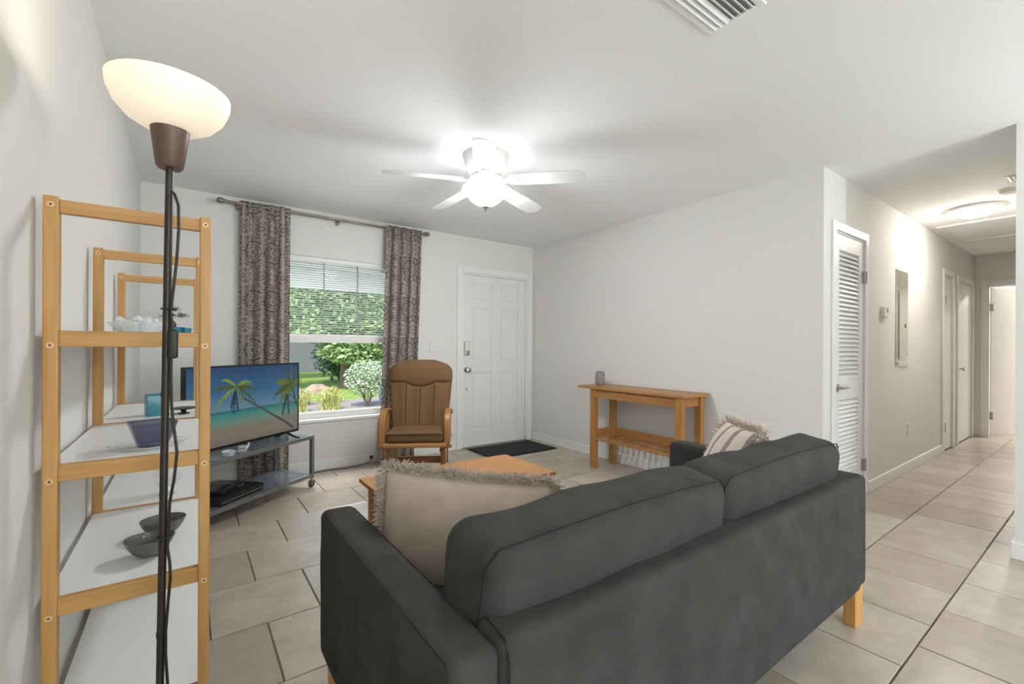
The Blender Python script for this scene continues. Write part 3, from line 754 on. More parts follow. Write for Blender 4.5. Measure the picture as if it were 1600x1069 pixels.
# cord: image-right of the pole is about (.81,-.59)
ux, uy = .81, -.586
def cp(off, z, fw=.004): return (ux*off - uy*-fw*0, uy*off - fw*1.2, z)
cz = [(.006, 1.555), (.014, 1.548), (.024, 1.52), (.026, 1.46), (.022, 1.38), (.014, 1.30), (.010, 1.255), (.013, 1.22), (.013, 1.10), (.016, 1.02), (.024, .96), (.032, .905), (.026, .84), (.016, .78), (.013, .70), (.0125, .665), (.019, .63), (.021, .59), (.017, .54), (.012, .46), (.013, .40), (.019, .33), (.022, .25), (.03, .12), (.05, .02), (.10, .006), (.2, .005)]
pts = []
for i in range(len(cz)-1):
    for k in range(4):
        f = k/4; a_, b_ = cz[i], cz[i+1]; pts.append(cp(a_[0]+(b_[0]-a_[0])*f, a_[1]+(b_[1]-a_[1])*f))
O('cord', MB().tube(pts, .0033, 8), M['cord'], LP, smooth=60)
O('cord_switch', MB().rbox(-.010, .010, -.008, .008, -.036, .036, .006, 3, 3).xf(Matrix.Translation(cp(.0175, 1.175))), M['cord'], LP, smooth=60)
for z in (1.262, .692): O('cord_clip', MB().tube([(.0155*cos(a)+ux*.005, .0115*sin(a)+uy*.005, z) for a in [2*pi*i/20 for i in range(21)]], .0022, 6), M['cord'], LP)

# ------------------------------------------------------------------ TV stand, television and the things on it
th = R(52); dirx, diry = sin(th), cos(th)           # stand direction in plan
# local frame: x along the front, y to the back (into the corner)
RZT = pi/2 - th
SW, SD, SHT = 1.08, .40, .43
fr_ = Vector((.862, 3.992))
cxy = fr_ - Vector((dirx, diry))*SW/2 + Vector((-diry, dirx))*SD/2
ST = thing('tv_stand', 'grey metal and glass media stand on casters set diagonally in the corner', 'tv stand', (cxy.x, cxy.y, 0), RZT)
hw_, hd = SW/2, SD/2; q = .014
for sx_ in (-1, 1):
    for sy_ in (-1, 1):
        x, y = sx_*(hw_-q), sy_*(hd-q)
        O('leg', MB().box(x-q, x+q, y-q, y+q, .075, SHT), M['steel'], ST, bevel=.002)
        c = O('caster', MB().cyl((x, y, .05), (x, y, .08), .012, n=12).box(x-.014, x-.010, y-.02, y+.02, .02, .055).box(x+.010, x+.014, y-.02, y+.02, .02, .055), M['nickel'], ST)
        O('wheel', MB().cyl((x-.010, y+.004, .024), (x+.010, y+.004, .024), .024, n=20), plain('caster_rubber', '#4b463f', .6) if (sx_, sy_) == (-1, -1) else bpy.data.materials['caster_rubber'], c, smooth=40)
for z in (SHT-.028, .085):
    b = MB().box(-hw_+.028, hw_-.028, -hd, -hd+.02, z, z+.028).box(-hw_+.028, hw_-.028, hd-.02, hd, z, z+.028)
    b.box(-hw_, -hw_+.02, -hd+.028, hd-.028, z, z+.028).box(hw_-.02, hw_, -hd+.028, hd-.028, z, z+.028)
    O('shelf_frame', b, M['steel'], ST, bevel=.002)
    O('glass_shelf', MB().box(-hw_+.016, hw_-.016, -hd+.016, hd-.016, z+.022, z+.028), M['sglass'], ST)
# television
TW, THh, TB = .97, .562, .472
tv_r = Vector((.747, 4.044)); tc = tv_r - Vector((dirx, diry))*TW/2
TV = thing('television', 'flat screen television showing a palm beach, on the media stand', 'television', (tc.x, tc.y, SHT), RZT)
z0 = TB-SHT
O('housing', MB().box(-TW/2, TW/2, 0, .03, z0, z0+THh).box(-.30, .30, .03, .06, z0+.04, z0+.34), M['black'], TV, bevel=.004)
BZ = .011
O('bezel', MB().box(-TW/2, TW/2, -.004, .0, z0, z0+.018).box(-TW/2, TW/2, -.004, 0, z0+THh-BZ, z0+THh).box(-TW/2, -TW/2+BZ, -.004, 0, z0+.018, z0+THh-BZ).box(TW/2-BZ, TW/2, -.004, 0, z0+.018, z0+THh-BZ), M['black'], TV)
t = NT('beach_picture'); sx = t.n('SeparateXYZ', Vector=t.coord('Object'))
vv = t.math('DIVIDE', t.math('SUBTRACT', sx.outputs[2], z0+.018), THh-.03)
wob = t.math('ADD', vv, t.math('MULTIPLY', t.math('SUBTRACT', t.noise(t.coord('Object'), 7, 4), .5), .05))
edge = t.math('GREATER_THAN', vv, .435)
low = t.ramp(wob, [(0, '#7d776c'), (.10, '#8b8272'), (.20, '#8a8574'), (.29, '#6f9787'), (.38, '#3f958c'), (.435, '#1f6c80')])
hi = t.ramp(wob, [(.43, '#6f96ab'), (.52, '#6089a8'), (.68, '#37709c'), (1, '#1d4a78')])
mx = t.n('Mix', _data_type='RGBA'); t.set(mx.inputs[0], edge); t.set(mx.inputs[6], low); t.set(mx.inputs[7], hi)
t.p(Base_Color=(0.01, .01, .01, 1), Roughness=.25, Emission_Color=mx.outputs[2], Emission_Strength=.6)
scr = O('screen', MB().box(-TW/2+BZ, TW/2-BZ, -.001, .001, z0+.018, z0+THh-BZ), t.m, TV)
def pic(name, polys, col, s=.9, y=-.0014):
    b = MB()
    for poly in polys:
        n = len(poly); b.add([(-TW/2+BZ+u*(TW-2*BZ), y, z0+.018+v*(THh-.018-BZ)) for u, v in poly], [tuple(range(n))])
    O(name, b, emit('picture_'+name, col, s), scr)
def strip(pts, w0, w1):
    out = []
    for i in range(len(pts)-1):
        (x0, y0), (x1, y1) = pts[i], pts[i+1]; l = max(1e-6, sqrt(((x1-x0)*1.75)**2+(y1-y0)**2)); nx, ny = -(y1-y0)/l/1.75, (x1-x0)*1.75/l
        wa = w0+(w1-w0)*i/(len(pts)-1); wb = w0+(w1-w0)*(i+1)/(len(pts)-1)
        out.append([(x0+nx*wa, y0+ny*wa), (x0-nx*wa, y0-ny*wa), (x1-nx*wb, y1-ny*wb), (x1+nx*wb, y1+ny*wb)])
    return out
def frond(cx, cy, ang, ln, droop, wd=.022):
    pts = []
    for i in range(7):
        f = i/6; pts.append((cx+ln*f*cos(ang)/1.75, cy+ln*f*sin(ang)-droop*f*f))
    out = []
    for i in range(6):
        (xa, ya), (xb, yb) = pts[i], pts[i+1]; wa, wb = wd*1.5*sin(pi*(i+.4)/6.6), wd*1.5*sin(pi*(i+1.4)/6.6) if i < 5 else 0.002
        out.append([(xa, ya+wa*.4), (xa, ya-wa), (xb, yb-wb), (xb, yb+wb*.4)])
    for i in range(1, 7):
        for s in (-1, 1):
            x, y = pts[i]; a2 = ang+s*1.0-.5
            out.append([(x, y), (x+.02*cos(a2)/1.3, y+.055*sin(a2)-.05), (x+.012, y-.012)])
    return out
rp = random.Random(4)
pic('palm_trunk', strip([(.40, .68), (.44, .58), (.52, .50), (.62, .40), (.74, .27), (.86, .15), (.95, .03)], .008, .02), '#3c3a3a', .6)
pic('palm_shadow', [[(.47, .165), (.56, .20), (.66, .205), (.76, .19), (.66, .175), (.70, .10), (.63, .16)], [(.80, .20), (.97, .21), (.97, .19)]], '#57584f', .8)
fr1 = []; fr2 = []; fr3 = []; fr4 = []; fr5 = []
for i, (a, l, d) in enumerate([(.15, .30, .10), (.75, .30, .16), (1.5, .22, .05), (2.3, .30, .12), (2.95, .34, .08), (3.5, .32, .12), (-.35, .30, .12), (-.9, .20, .1)]):
    (fr1 if i % 2 else fr2).extend(frond(.385, .74, a, l, d))
for i, (a, l, d) in enumerate([(2.0, .34, .10), (2.6, .36, .14), (3.1, .34, .16), (3.7, .3, .12), (1.2, .3, .04), (.5, .2, .05), (-1.2, .24, .05), (4.2, .22, .08)]):
    (fr4 if i % 2 else fr5).extend(frond(.93, .70, a, l, d, .05))
for i, (a, l) in enumerate([(4.6, .26), (4.4, .2), (4.85, .22)]): fr3.extend(frond(.375, .72, a, l, .02, .03))
for i, (a, l) in enumerate([(4.4, .3), (4.8, .3)]): fr3.extend(frond(.88, .60, a, l, .0, .03))
pic('palm_fronds', fr1, '#5d6d2f', .7); pic('right_palm_fronds', fr4, '#4c5a28', .6, -.0015); pic('dark_fronds', fr2, '#39461f', .6, -.0017); pic('right_dark_fronds', fr5, '#39461f', .5, -.0018); pic('hanging_fronds', fr3, '#22313a', .6, -.0016)
pic('far_trunks', strip([(.80, .60), (.86, .50), (.97, .38)], .008, .010)+strip([(.88, .58), (.93, .52), (.985, .44)], .008, .01)+strip([(.92, .98), (.93, .72), (.93, .62)], .012, .01), '#4b4a42', .6)
for s in (-1, 1):
    O('foot', MB().tube([(s*.36, .01, z0+.01), (s*.38, -.06, .012), (s*.39, -.10, .006)], [.011, .008, .006], 8).tube([(s*.36, .02, z0+.01), (s*.37, .09, .012), (s*.375, .13, .006)], [.011, .008, .006], 8), M['black'], TV, smooth=50)
def onst(x, y, z): return tuple(Matrix.Translation((cxy.x, cxy.y, 0)) @ Matrix.Rotation(RZT, 4, 'Z') @ Vector((x, y, z)))
zs = .113
t = thing('cable_box', 'flat black video player on the lower glass shelf of the media stand', 'media player', onst(-.13, -.02, zs), RZT+R(6))
O('case', MB().box(-.20, .20, -.14, .14, .004, .05), M['black'], t, bevel=.004)
O('front_strip', MB().box(-.19, .19, -.143, -.139, .02, .024), M['nickel'], t)
for sx_ in (-.17, .17): O('foot', MB().box(sx_-.015, sx_+.015, -.12, .12, 0, .005), M['black'], t)
t = thing('game_console', 'glossy dark slanted console resting on the flat video player', 'game console', onst(-.16, .0, zs+.05), RZT+R(14))
O('case', MB().prism([(-.13, 0), (.13, 0), (.12, .035), (-.02, .05), (-.13, .03)], Matrix.Translation((0, .10, 0)) @ Matrix.Rotation(pi/2, 4, 'X'), .2), NT('gloss_black').p(Base_Color=lin('#171a22'), Roughness=.15).m, t, bevel=.003)
O('port_strip', MB().box(.05, .11, -.102, -.099, .008, .018), M['nickel'], t)
t = thing('glass_ornament', 'cut glass swan shaped candle holder in front of the television', 'ornament', onst(-.12, -.15, SHT), RZT)
O('ornament_body', MB().lathe([(0, 0), (.03, 0), (.034, .012), (.022, .025), (.03, .04), (.024, .046), (0, .03)], n=10), M['cglass'], t)
O('ornament_top', MB().tube([(.03, 0, .02), (.05, 0, .034), (.06, 0, .05), (.05, 0, .058)], [.010, .008, .006, .004], 6), NT('crystal_bits').p(Base_Color=lin('#dfe6ea'), Roughness=.08, Alpha=.6).m, t)
t = thing('glass_ornament', 'small faceted glass dish at the left part of the media stand top', 'ornament', onst(-.22, -.145, SHT), RZT)
O('ornament_body', MB().lathe([(0, 0), (.035, 0), (.045, .03), (.04, .032), (.03, .008), (0, .006)], n=9), bpy.data.materials['crystal_bits'], t)
t = thing('power_cord', 'thin dark power cord lying along the baseboard behind the media stand', 'cord', (1.0, 4.40, 0))
O('cord_run', MB().tube([(-.45, -.02, .30), (-.38, .0, .15), (-.36, .0, .02), (-.3, -.005, .005), (-.1, .01, .004), (.1, .03, .004), (.22, .0, .004), (.35, .02, .004), (.47, .045, .02), (.5, .06, .05)], .004, 8), M['cord'], t, smooth=60)
O('plug', MB().box(.485, .515, .055, .08, .045, .075), M['cord'], t, bevel=.004)

# ------------------------------------------------------------------ console table against the right wall
CT = thing('console_table', 'narrow wooden console table with a slatted lower shelf against the grey wall', 'table', (3.37, 2.67, 0))
tx0, tx1, ty0, ty1 = 3.185, 3.562, 2.072, 3.268
O('table_top', MB().box(tx0, tx1, ty0, ty1, .768, .792), wood('console_top', '#9a6c3c', '#ac7d4e', 1), CT, w=True, bevel=.003)
for x0, x1 in ((3.20, 3.255), (3.475, 3.53)):
    for y0, y1 in ((2.105, 2.165), (3.075-.045+.02, 3.11)):
        lg = O('leg', MB().box(x0, x1, y0, y1, 0, .768), M['tabley'], CT, w=True, bevel=.004)
my = wood('console_rail', '#956738', '#a77847', 1)
O('apron', MB().box(3.21, 3.23, 2.165, 3.05, .685, .768), my, CT, w=True, bevel=.002)
O('apron', MB().box(3.50, 3.52, 2.165, 3.05, .685, .768), my, CT, w=True, bevel=.002)
O('apron', MB().box(3.255, 3.475, 2.125, 2.145, .685, .768), M['table'], CT, w=True, bevel=.002)
O('apron', MB().box(3.255, 3.475, 3.07, 3.09, .685, .768), M['table'], CT, w=True, bevel=.002)
O('shelf_rail', MB().box(3.20, 3.23, 2.165, 3.05, .275, .30), my, CT, w=True, bevel=.002)
O('shelf_back', MB().box(3.495, 3.515, 2.165, 3.05, .27, .37), my, CT, w=True, bevel=.002)
for y in (2.125, 3.07): O('shelf_end', MB().box(3.255, 3.475, y, y+.02, .29, .37), M['table'], CT, w=True, bevel=.002)
ns = 15
for i in range(ns):
    y = 2.175 + (3.04-2.175)*i/(ns-1)
    O('shelf_slat', MB().box(3.225, 3.498, y-.014, y+.014, .298, .305), M['table'], CT, w=True, bevel=.0015)
t = thing('smart_speaker', 'small grey fabric cylinder speaker on the console table', 'speaker', (3.40, 3.165, .792))
O('fabric_body', MB().lathe([(0, .0), (.040, .0), (.046, .008), (.048, .05), (.047, .11), (.042, .130), (.030, .140), (0, .142)], n=32), M['speaker'], t, smooth=60)
O('top_disc', MB().lathe([(.026, .1405), (.024, .1425), (0, .1428)], n=24), plain('speaker_top', '#b3aea8', .5), t)

# ------------------------------------------------------------------ door mat
t = thing('door_mat', 'black rectangular pile mat on the tile in front of the entry door', 'mat', (3.025, 4.16, 0))
O('pile', MB().rbox(-.435, .435, -.265, .265, .002, .012, .004, 2, 20, noise=.001), M['mat'], t, smooth=60)
O('rubber_edge', MB().box(-.45, .45, -.28, .28, 0, .005), M['black'], t, bevel=.002)

# ------------------------------------------------------------------ coffee table
KT = thing('coffee_table', 'rectangular light wood coffee table in front of the sofa', 'table', (1.25, 2.215, 0))
O('table_top', MB().box(.762, 1.738, 1.958, 2.472, .428, .45), M['table'], KT, w=True, bevel=.003)
for x0 in (.80, 1.645):
    for y0 in (1.995, 2.38): O('leg', MB().box(x0, x0+.055, y0, y0+.055, 0, .428), M['tabley'], KT, w=True, bevel=.003)
O('apron', MB().box(.855, 1.645, 2.005, 2.023, .35, .428), M['table'], KT, w=True)
O('apron', MB().box(.855, 1.645, 2.407, 2.425, .35, .428), M['table'], KT, w=True)
O('apron', MB().box(.81, .828, 2.05, 2.38, .35, .428), my, KT, w=True)
O('apron', MB().box(1.672, 1.69, 2.05, 2.38, .35, .428), my, KT, w=True)
O('lower_shelf', MB().box(.82, 1.68, 2.01, 2.42, .13, .148), M['table'], KT, w=True, bevel=.002)

# ------------------------------------------------------------------ glider chair
GC = thing('glider_chair', 'wooden glider chair with tan suede cushions beside the window curtain', 'chair', (1.54, 3.43, 0), R(-31))
# local: front is -y
tl = R(14)
Mb = Matrix.Translation((0, .06, .49)) @ Matrix.Rotation(-tl, 4, 'X')
def backw(v):   # half width of the back cushion at height v (0..1)
    if v < .80: return .222 + .036*min(1, v/.75)
    f = (v-.80)/.20; return .258*sqrt(max(0, 1-f**2.6))*1.0
BH = .575
def back_fn(side):
    def fn(u, v):
        vv = v; hw2 = backw(vv); x = (2*u-1)*hw2
        e = max(0, 1-abs(2*u-1)**6); tp = max(0, 1-max(0, (vv-.9)/.1)**3)*max(0, 1-max(0, (.04-vv)/.04)**3)
        d = .012+.038*(e*tp)**.5
        if side < 0:
            curve = .66 - .07*cos(max(-1, min(1, (2*u-1)/.55))*pi/2)**1.2 if abs(2*u-1) < .55 else .66
            d -= .016*math.exp(-((vv-curve)/.012)**2)
            if vv < curve:
                for q_ in (-.5, 0, .5): d -= .011*math.exp(-((2*u-1-q_*(1-.1*vv))/.022)**2)
                d += .004*cos((2*u-1)*4*pi)
            else: d += .014*(1-((vv-.83)/.17)**2)*e
        return Mb @ Vector((x, side*d - .02, BH*vv))
    return fn
b = MB().grid(back_fn(-1), 81, 91).grid(lambda u, v: back_fn(1)(1-u, v), 41, 46)
bc = O('back_cushion', b, M['tan'], GC, smooth=50)
pts = [Mb @ Vector((-backw(v)*1.0, -.02, BH*v)) for v in [i/40 for i in range(40)]] + [Mb @ Vector(((1-2*i/12)*backw(.985), -.02, BH*.992)) for i in range(13)][::-1] + [Mb @ Vector((backw(v), -.02, BH*v)) for v in [i/40 for i in range(39, -1, -1)]]
O('piping', MB().tube(pts, .011, 8), M['tan'], bc, smooth=60)
ZL = .045     # seat assembly height above the swing base
sc_ = O('seat_cushion', MB().rbox(-.222, .222, -.265, .20, .385+ZL, .468+ZL, .03, 4, 10, puff=(.0, .0, .016)), M['tan'], GC, smooth=60)
O('piping', MB().tube([(-.21, -.262, .456+ZL), (0, -.267, .460+ZL), (.21, -.262, .456+ZL)], .006, 8), M['tandark'], sc_)
O('seat_frame', MB().box(-.24, .24, -.285, -.245, .355+ZL, .388+ZL).box(-.225, .225, .18, .21, .345+ZL, .385+ZL).box(-.225, -.195, -.245, .18, .345+ZL, .385+ZL).box(.195, .225, -.245, .18, .345+ZL, .385+ZL), M['oakx'], GC, bevel=.010)
O('back_frame', MB().obox(Mb @ Matrix.Translation((-.19, .05, .24)), .018, .012, .30).obox(Mb @ Matrix.Translation((.19, .05, .24)), .018, .012, .30).obox(Mb @ Matrix.Translation((0, .05, .40)), .19, .010, .03), M['oak'], GC, bevel=.004)
for s in (-1, 1):
    x = s*.247
    path = [(.20, .60), (.12, .632), (.02, .655), (-.08, .664), (-.16, .660), (-.215, .638), (-.245, .595), (-.252, .54), (-.25, .48), (-.245, .40)]
    b = MB()
    for y, z in path: pass
    n_ = len(path); ring = []
    for i, (y, z) in enumerate(path):
        y0_, z0_ = path[max(i-1, 0)]; y1_, z1_ = path[min(i+1, n_-1)]; l_ = sqrt((y1_-y0_)**2+(z1_-z0_)**2); ny, nz = -(z1_-z0_)/l_, (y1_-y0_)/l_
        for dx, dn in ((-.024, -.011), (.024, -.011), (.024, .011), (-.024, .011)): ring.append((x+dx, y+ny*dn, z+nz*dn))
    fs = [(4*i+k, 4*i+(k+1) % 4, 4*i+4+(k+1) % 4, 4*i+4+k) for i in range(n_-1) for k in range(4)] + [(3, 2, 1, 0), (4*n_-4, 4*n_-3, 4*n_-2, 4*n_-1)]
    O('arm', b.add(ring, fs), M['oak'], GC, bevel=.007, smooth=50)
    for y, zt2 in ((-.17, .65), (-.09, .655), (-.01, .65), (.07, .635), (.15, .612)): O('spindle', MB().cyl((x, y, .395), (x, y, zt2), .010, n=10), M['oak'], GC, smooth=60)
    O('side_rail', MB().box(x-.014, x+.014, -.25, .22, .385, .42), M['oak'], GC, bevel=.005)
    O('runner', MB().rbox(x-.022, x+.022, -.26, .30, .0, .045, .012, 3, 6), M['oak'], GC, smooth=60)
    for y in (-.13, -.045, .04, .125):
        O('base_post', MB().box(x-.045*s-.012, x-.045*s+.012, y-.017, y+.017, .20, .37), M['oak'], GC, bevel=.004)
    O('base_rail', MB().box(x-.045*s-.015, x-.045*s+.015, -.19, .19, .345, .385), M['oak'], GC, bevel=.004)
    O('base_rail', MB().box(x-.045*s-.015, x-.045*s+.015, -.19, .19, .175, .215), M['oak'], GC, bevel=.004)
    O('base_foot', MB().box(x-.045*s-.017, x-.045*s+.017, -.06, .06, .04, .18).box(min(x-.045*s, x)-.01, max(x-.045*s, x)+.01, -.05, .05, .035, .06), M['oak'], GC, bevel=.004)
    for y in (-.21, .16):
        O('link_arm', MB().box(x-.02*s-.007, x-.02*s+.007, y-.014, y+.014, .18, .41), M['oak'], GC, bevel=.003)
    O('bolt_knob', MB().cyl((x+.012*s, -.21, .397), (x+.035*s, -.21, .397), .013, n=14), M['oak'], GC, smooth=40)
for y in (-.18, .16): O('cross_rail', MB().box(-.215, .215, y-.012, y+.012, .175, .235), M['oakx'], GC, bevel=.004)

# ------------------------------------------------------------------ sofa
SF = thing('sofa', 'charcoal fabric sofa with loose back cushions and short light wood legs', 'sofa', (1.36, 1.11, 0))
ax0, ax1, bx0, bx1 = .355, .465, 2.258, 2.368
O('back_panel', MB().rbox(ax1-.008, bx0+.008, .648, .765, .165, .642, .028, 4, 12, noise=.003), M['sofa'], SF, w=True, smooth=50)
O('seat_base', MB().rbox(ax1-.01, bx0+.01, .74, 1.535, .165, .335, .015, 2, 8), M['sofa'], SF, w=True, smooth=50)
for k, (p0, p1) in enumerate(((ax0, ax1), (bx0, bx1))):
    ar = O('armrest', MB().rbox(p0, p1, .662, 1.572, .16, .632, .026, 4, 12, noise=.0025, seed=k), M['sofa'], SF, w=True, smooth=50)
    b = MB()
    for xx in (p0+.006, p1-.006):
        b.tube([(xx, .672, .18), (xx, .672, .60), (xx, .69, .6245), (xx, 1.54, .6245), (xx, 1.562, .60), (xx, 1.562, .18)], .0016, 5)
    b.v = [(q_[0]-1.36, q_[1]-1.11, q_[2]) for q_ in b.v]
    O('seam', b, M['seam'], ar)
cx_ = [(.470, 1.338), (1.342, 2.252)]
for k, (p0, p1) in enumerate(cx_):
    O('seat_cushion', MB().rbox(p0, p1, .80, 1.56, .325, .455, .035, 4, 10, puff=(0, 0, .015), noise=.003, seed=k), M['sofa'], SF, w=True, smooth=50)
    ym, zm = .70, .45
    Mc = Matrix.Translation((0, ym, zm)) @ Matrix.Rotation(R(9), 4, 'X') @ Matrix.Translation((0, -ym, -zm))
    Mc = Matrix.Translation((0, .04, 0)) @ Mc
    c = O('back_cushion', MB().rbox(p0-.012, p1+.004, .715, .905, .44, .772, .055, 5, 16, puff=(.012, .022, .014), noise=.010, seed=k+5, M=Mc), M['sofa'], SF, w=True, smooth=50)
    b = MB()
    for yy in (.735,):
        zt_, x0_, x1_ = .778, p0, p1-.004
        pts = [(x0_-.006, yy-.006, .47), (x0_-.010, yy-.003, .62), (x0_-.004, yy, .74), (x0_+.03, yy+.002, zt_-.008), (x0_+.2, yy, zt_+.002), ((x0_+x1_)/2, yy-.002, zt_+.008), (x1_-.2, yy, zt_+.002), (x1_-.03, yy+.002, zt_-.008), (x1_-.004, yy, .745)]
        b.tube([Mc @ Vector(p_) for p_ in pts], .0022, 6)
    b.v = [(q_[0]-1.36, q_[1]-1.11, q_[2]) for q_ in b.v]
    O('piping', b, M['seam'], c)
for x0 in (ax0+.02, bx1-.10):
    for y0 in (.672, 1.49): O('leg', MB().box(x0, x0+.085, y0, y0+.045, 0, .17), M['legw'], SF, w=True, bevel=.003)
b = MB().tube([(ax1+.002, .648, .20), (ax1+.002, .648, .61), (ax1+.005, .668, .64), (ax1+.01, .74, .643)], .002, 5)
O('seam', b, M['seam'], SF, w=True)

# ------------------------------------------------------------------ pillows
def pillow(name, label, W_, H_, T_, Mx, mat, fmat, fl, n_f, seed, cat='pillow', wob=.004, seamline=None, fr_all=True):
    rnd = random.Random(seed); ro = thing(name, label, cat, tuple(Mx.translation)); ro.matrix_world = Mx
    from mathutils import noise as NZ
    def outline(u, v):     # concave edges, pointed corners
        x = u*W_/2*(1-.07*(1-v*v)*0 - .05*(1-v*v)); y = v*H_/2*(1-.05*(1-u*u)); return x, y
    def fn(side):
        def f(a, c):
            u, v = 2*a-1, 2*c-1; x, y = outline(u, v)
            z = T_/2*(max(0, (1-u**2)*(1-v**2)))**.42
            nz = NZ.noise(Vector((x*9+seed, y*9, side*3)))*wob*3 + NZ.noise(Vector((x*22+seed, y*5, side)))*wob
            z += nz*min(1, (1-u*u)*(1-v*v)*5)
            if seamline is not None and side > 0: z -= .006*math.exp(-((u-seamline)/.012)**2)*min(1, (1-v*v)*4)
            return (x, y, side*z)
        return f
    b = MB().grid(fn(1), 61, 51).grid(lambda a, c: fn(-1)(1-a, c), 45, 41)
    body = O('pillow_cover', b, mat, ro, smooth=60)
    f = MB()
    for i in range(n_f):
        s = rnd.random()*4; e = int(s); q_ = 2*(s-e)-1
        u, v = ((q_, -1), (1, q_), (-q_, 1), (-1, -q_))[e]; x, y = outline(u*.99, v*.99)
        nx, ny = ((0, -1), (1, 0), (0, 1), (-1, 0))[e]
        a = rnd.gauss(0, .55); dx, dy = nx*cos(a)-ny*sin(a), nx*sin(a)+ny*cos(a); dz = rnd.gauss(0, .55)
        L = fl*rnd.uniform(.55, 1.15); z = rnd.uniform(-.008, .008)
        p0 = Vector((x, y, z)); p1 = p0+Vector((dx, dy, dz*.7)).normalized()*L*.55; p2 = p1+Vector((dx+rnd.gauss(0, .5), dy+rnd.gauss(0, .5), dz+rnd.gauss(0, .5))).normalized()*L*.45
        f.tube([p0, p1, p2], [.0022, .0024, .0008], 3)
    O('fringe', f, fmat, ro, kind='stuff')
    return ro
def frame_from(tl_, tr_, down):
    """matrix whose local x runs tl->tr, local -y runs 'down', origin half way"""
    ex = (tr_-tl_).normalized(); dn = (down - ex*down.dot(ex)).normalized(); ey = -dn; ez = ex.cross(ey)
    m = Matrix.Identity(4)
    for i in range(3): m[i][0], m[i][1], m[i][2] = ex[i], ey[i], ez[i]
    return m
tl_, tr_ = Vector((.525, 1.415, .772)), Vector((.915, 1.045, .745))
mf = frame_from(tl_, tr_, Vector((-.02, -.03, -.36)))
hp = .39; c0 = (tl_+tr_)/2 - Vector((mf[0][1], mf[1][1], mf[2][1]))*(hp/2)
mf.translation = c0
pillow('throw_pillow', 'cream linen throw pillow with shaggy fringe tucked in the sofa corner near the floor lamp', .545, hp, .16, mf, M['cream'], M['fringe'], .042, 5200, 3, seamline=-.55)
tl_, tr_ = Vector((2.10, 1.19, .775)), Vector((2.12, .90, .80))
mf = frame_from(Vector((2.22, 1.20, .8)), Vector((1.93, .86, .8)), Vector((-.10, .12, -.36)))
mf.translation = Vector((2.03, 1.10, .635))
pillow('throw_pillow', 'ivory woven throw pillow with taupe stripes in the sofa corner by the console table', .38, .38, .15, mf, M['stripe'], M['fringe2'], .05, 2600, 9, wob=.003)

# ------------------------------------------------------------------ rear glass door, unseen, added to let in fill light
w2 = struct('window_rear_added')
O('frame', frame_rect(MB(), GX0, GX1, 0, GZ, YB-.10, YB-.04, .05).box((GX0+GX1)/2-.03, (GX0+GX1)/2+.03, YB-.10, YB-.04, .05, GZ-.05), M['white'], w2, bevel=.004)
for a0_, a1_ in ((GX0+.05, (GX0+GX1)/2-.03), ((GX0+GX1)/2+.03, GX1-.05)):
    O('pane', MB().box(a0_, a1_, YB-.072, YB-.068, .05, GZ-.05), M['glass'], w2)

# ------------------------------------------------------------------ outdoors
GZ0 = -.15
struct('ground', MB().box(-30, 40, YW+TH, 60, GZ0-.2, GZ0).box(-30, 40, -40, YB-TH-.001, GZ0-.2, GZ0), M['grass'])
struct('bounce_patio', MB().box(-4, 7, YW+TH, 8.4, GZ0, GZ0+.06), plain('bounce_patio_white', '#dedad2', .9))  # unseen pale slab added to bounce light up through the front window
struct('path', MB().box(-6, 14, 8.9, 11.3, GZ0, GZ0+.012), plain('driveway_concrete', '#8f8a84', .9, var=.08))
pr = thing('porch_awning', 'white translucent porch awning with a valance outside the front window', 'awning', (1.5, 6.1, 2.4))
aw = NT('translucent_awning'); T_ = aw.n('BsdfTranslucent', Color=(.62,.65,.64,1)); D_ = aw.n('BsdfDiffuse', Color=(.6,.62,.62,1)); X_ = aw.n('MixShader', i0=.45, i1=T_, i2=D_); aw.t.links.new(X_.outputs[0], aw.t.nodes['Material Output'].inputs[0])
O('awning', MB().box(-4, 7, YW+TH, 7.6, 2.42, 2.43), aw.m, pr, w=True)
O('awning_valance', MB().box(-4, 7, 7.59, 7.6, 2.07, 2.42), aw.m, pr, w=True)
struct('roof', MB().box(XL-.6, 12.6, YB-.5, YW+.6, 2.60, 2.70), plain('shingle_grey', '#5e5a55', .9))
O('porch_post', MB().box(-1.6, -1.45, 7.45, 7.6, GZ0, 2.07).box(5.0, 5.15, 7.45, 7.6, GZ0, 2.07), M['white'], pr, w=True)
hs = thing('neighbour_house', 'grey neighbouring house wall behind the trees across the lawn', 'house', (2.0, 24, GZ0))
O('wall', MB().box(-6, 8.0, 24, 30, GZ0, 3.2), plain('grey_siding', '#666b6d', .85), hs, w=True)
O('roof', MB().prism([(-3.6, 0), (3.6, 0), (0, 2.0)], Matrix.Translation((-6.4, 27, 3.2)) @ Matrix.Rotation(pi/2, 4, 'Z') @ Matrix.Rotation(pi/2, 4, 'X'), 14.8), plain('dark_shingle', '#55524e', .9), hs, w=True)
def leaves(b, c, rad, n, size, rnd, shell=.55):
    for i in range(n):
        d = Vector((rnd.gauss(0, 1), rnd.gauss(0, 1), rnd.gauss(0, 1))).normalized(); q_ = shell+(1-shell)*rnd.random()
        p = Vector(c) + Vector((d.x*rad[0], d.y*rad[1], d.z*rad[2]))*q_
        s = size*rnd.uniform(.6, 1.3)
        Mx = Matrix.Translation(p) @ Matrix.Rotation(rnd.uniform(0, 6.3), 4, 'Z') @ Matrix.Rotation(rnd.gauss(0, .6), 4, 'X') @ Matrix.Rotation(rnd.gauss(0, .6), 4, 'Y')
        b.add([Mx @ Vector(v) for v in ((-s, 0, 0), (0, -s*.42, .1*s), (s, 0, 0), (0, s*.42, .1*s))], [(0, 1, 2, 3)])
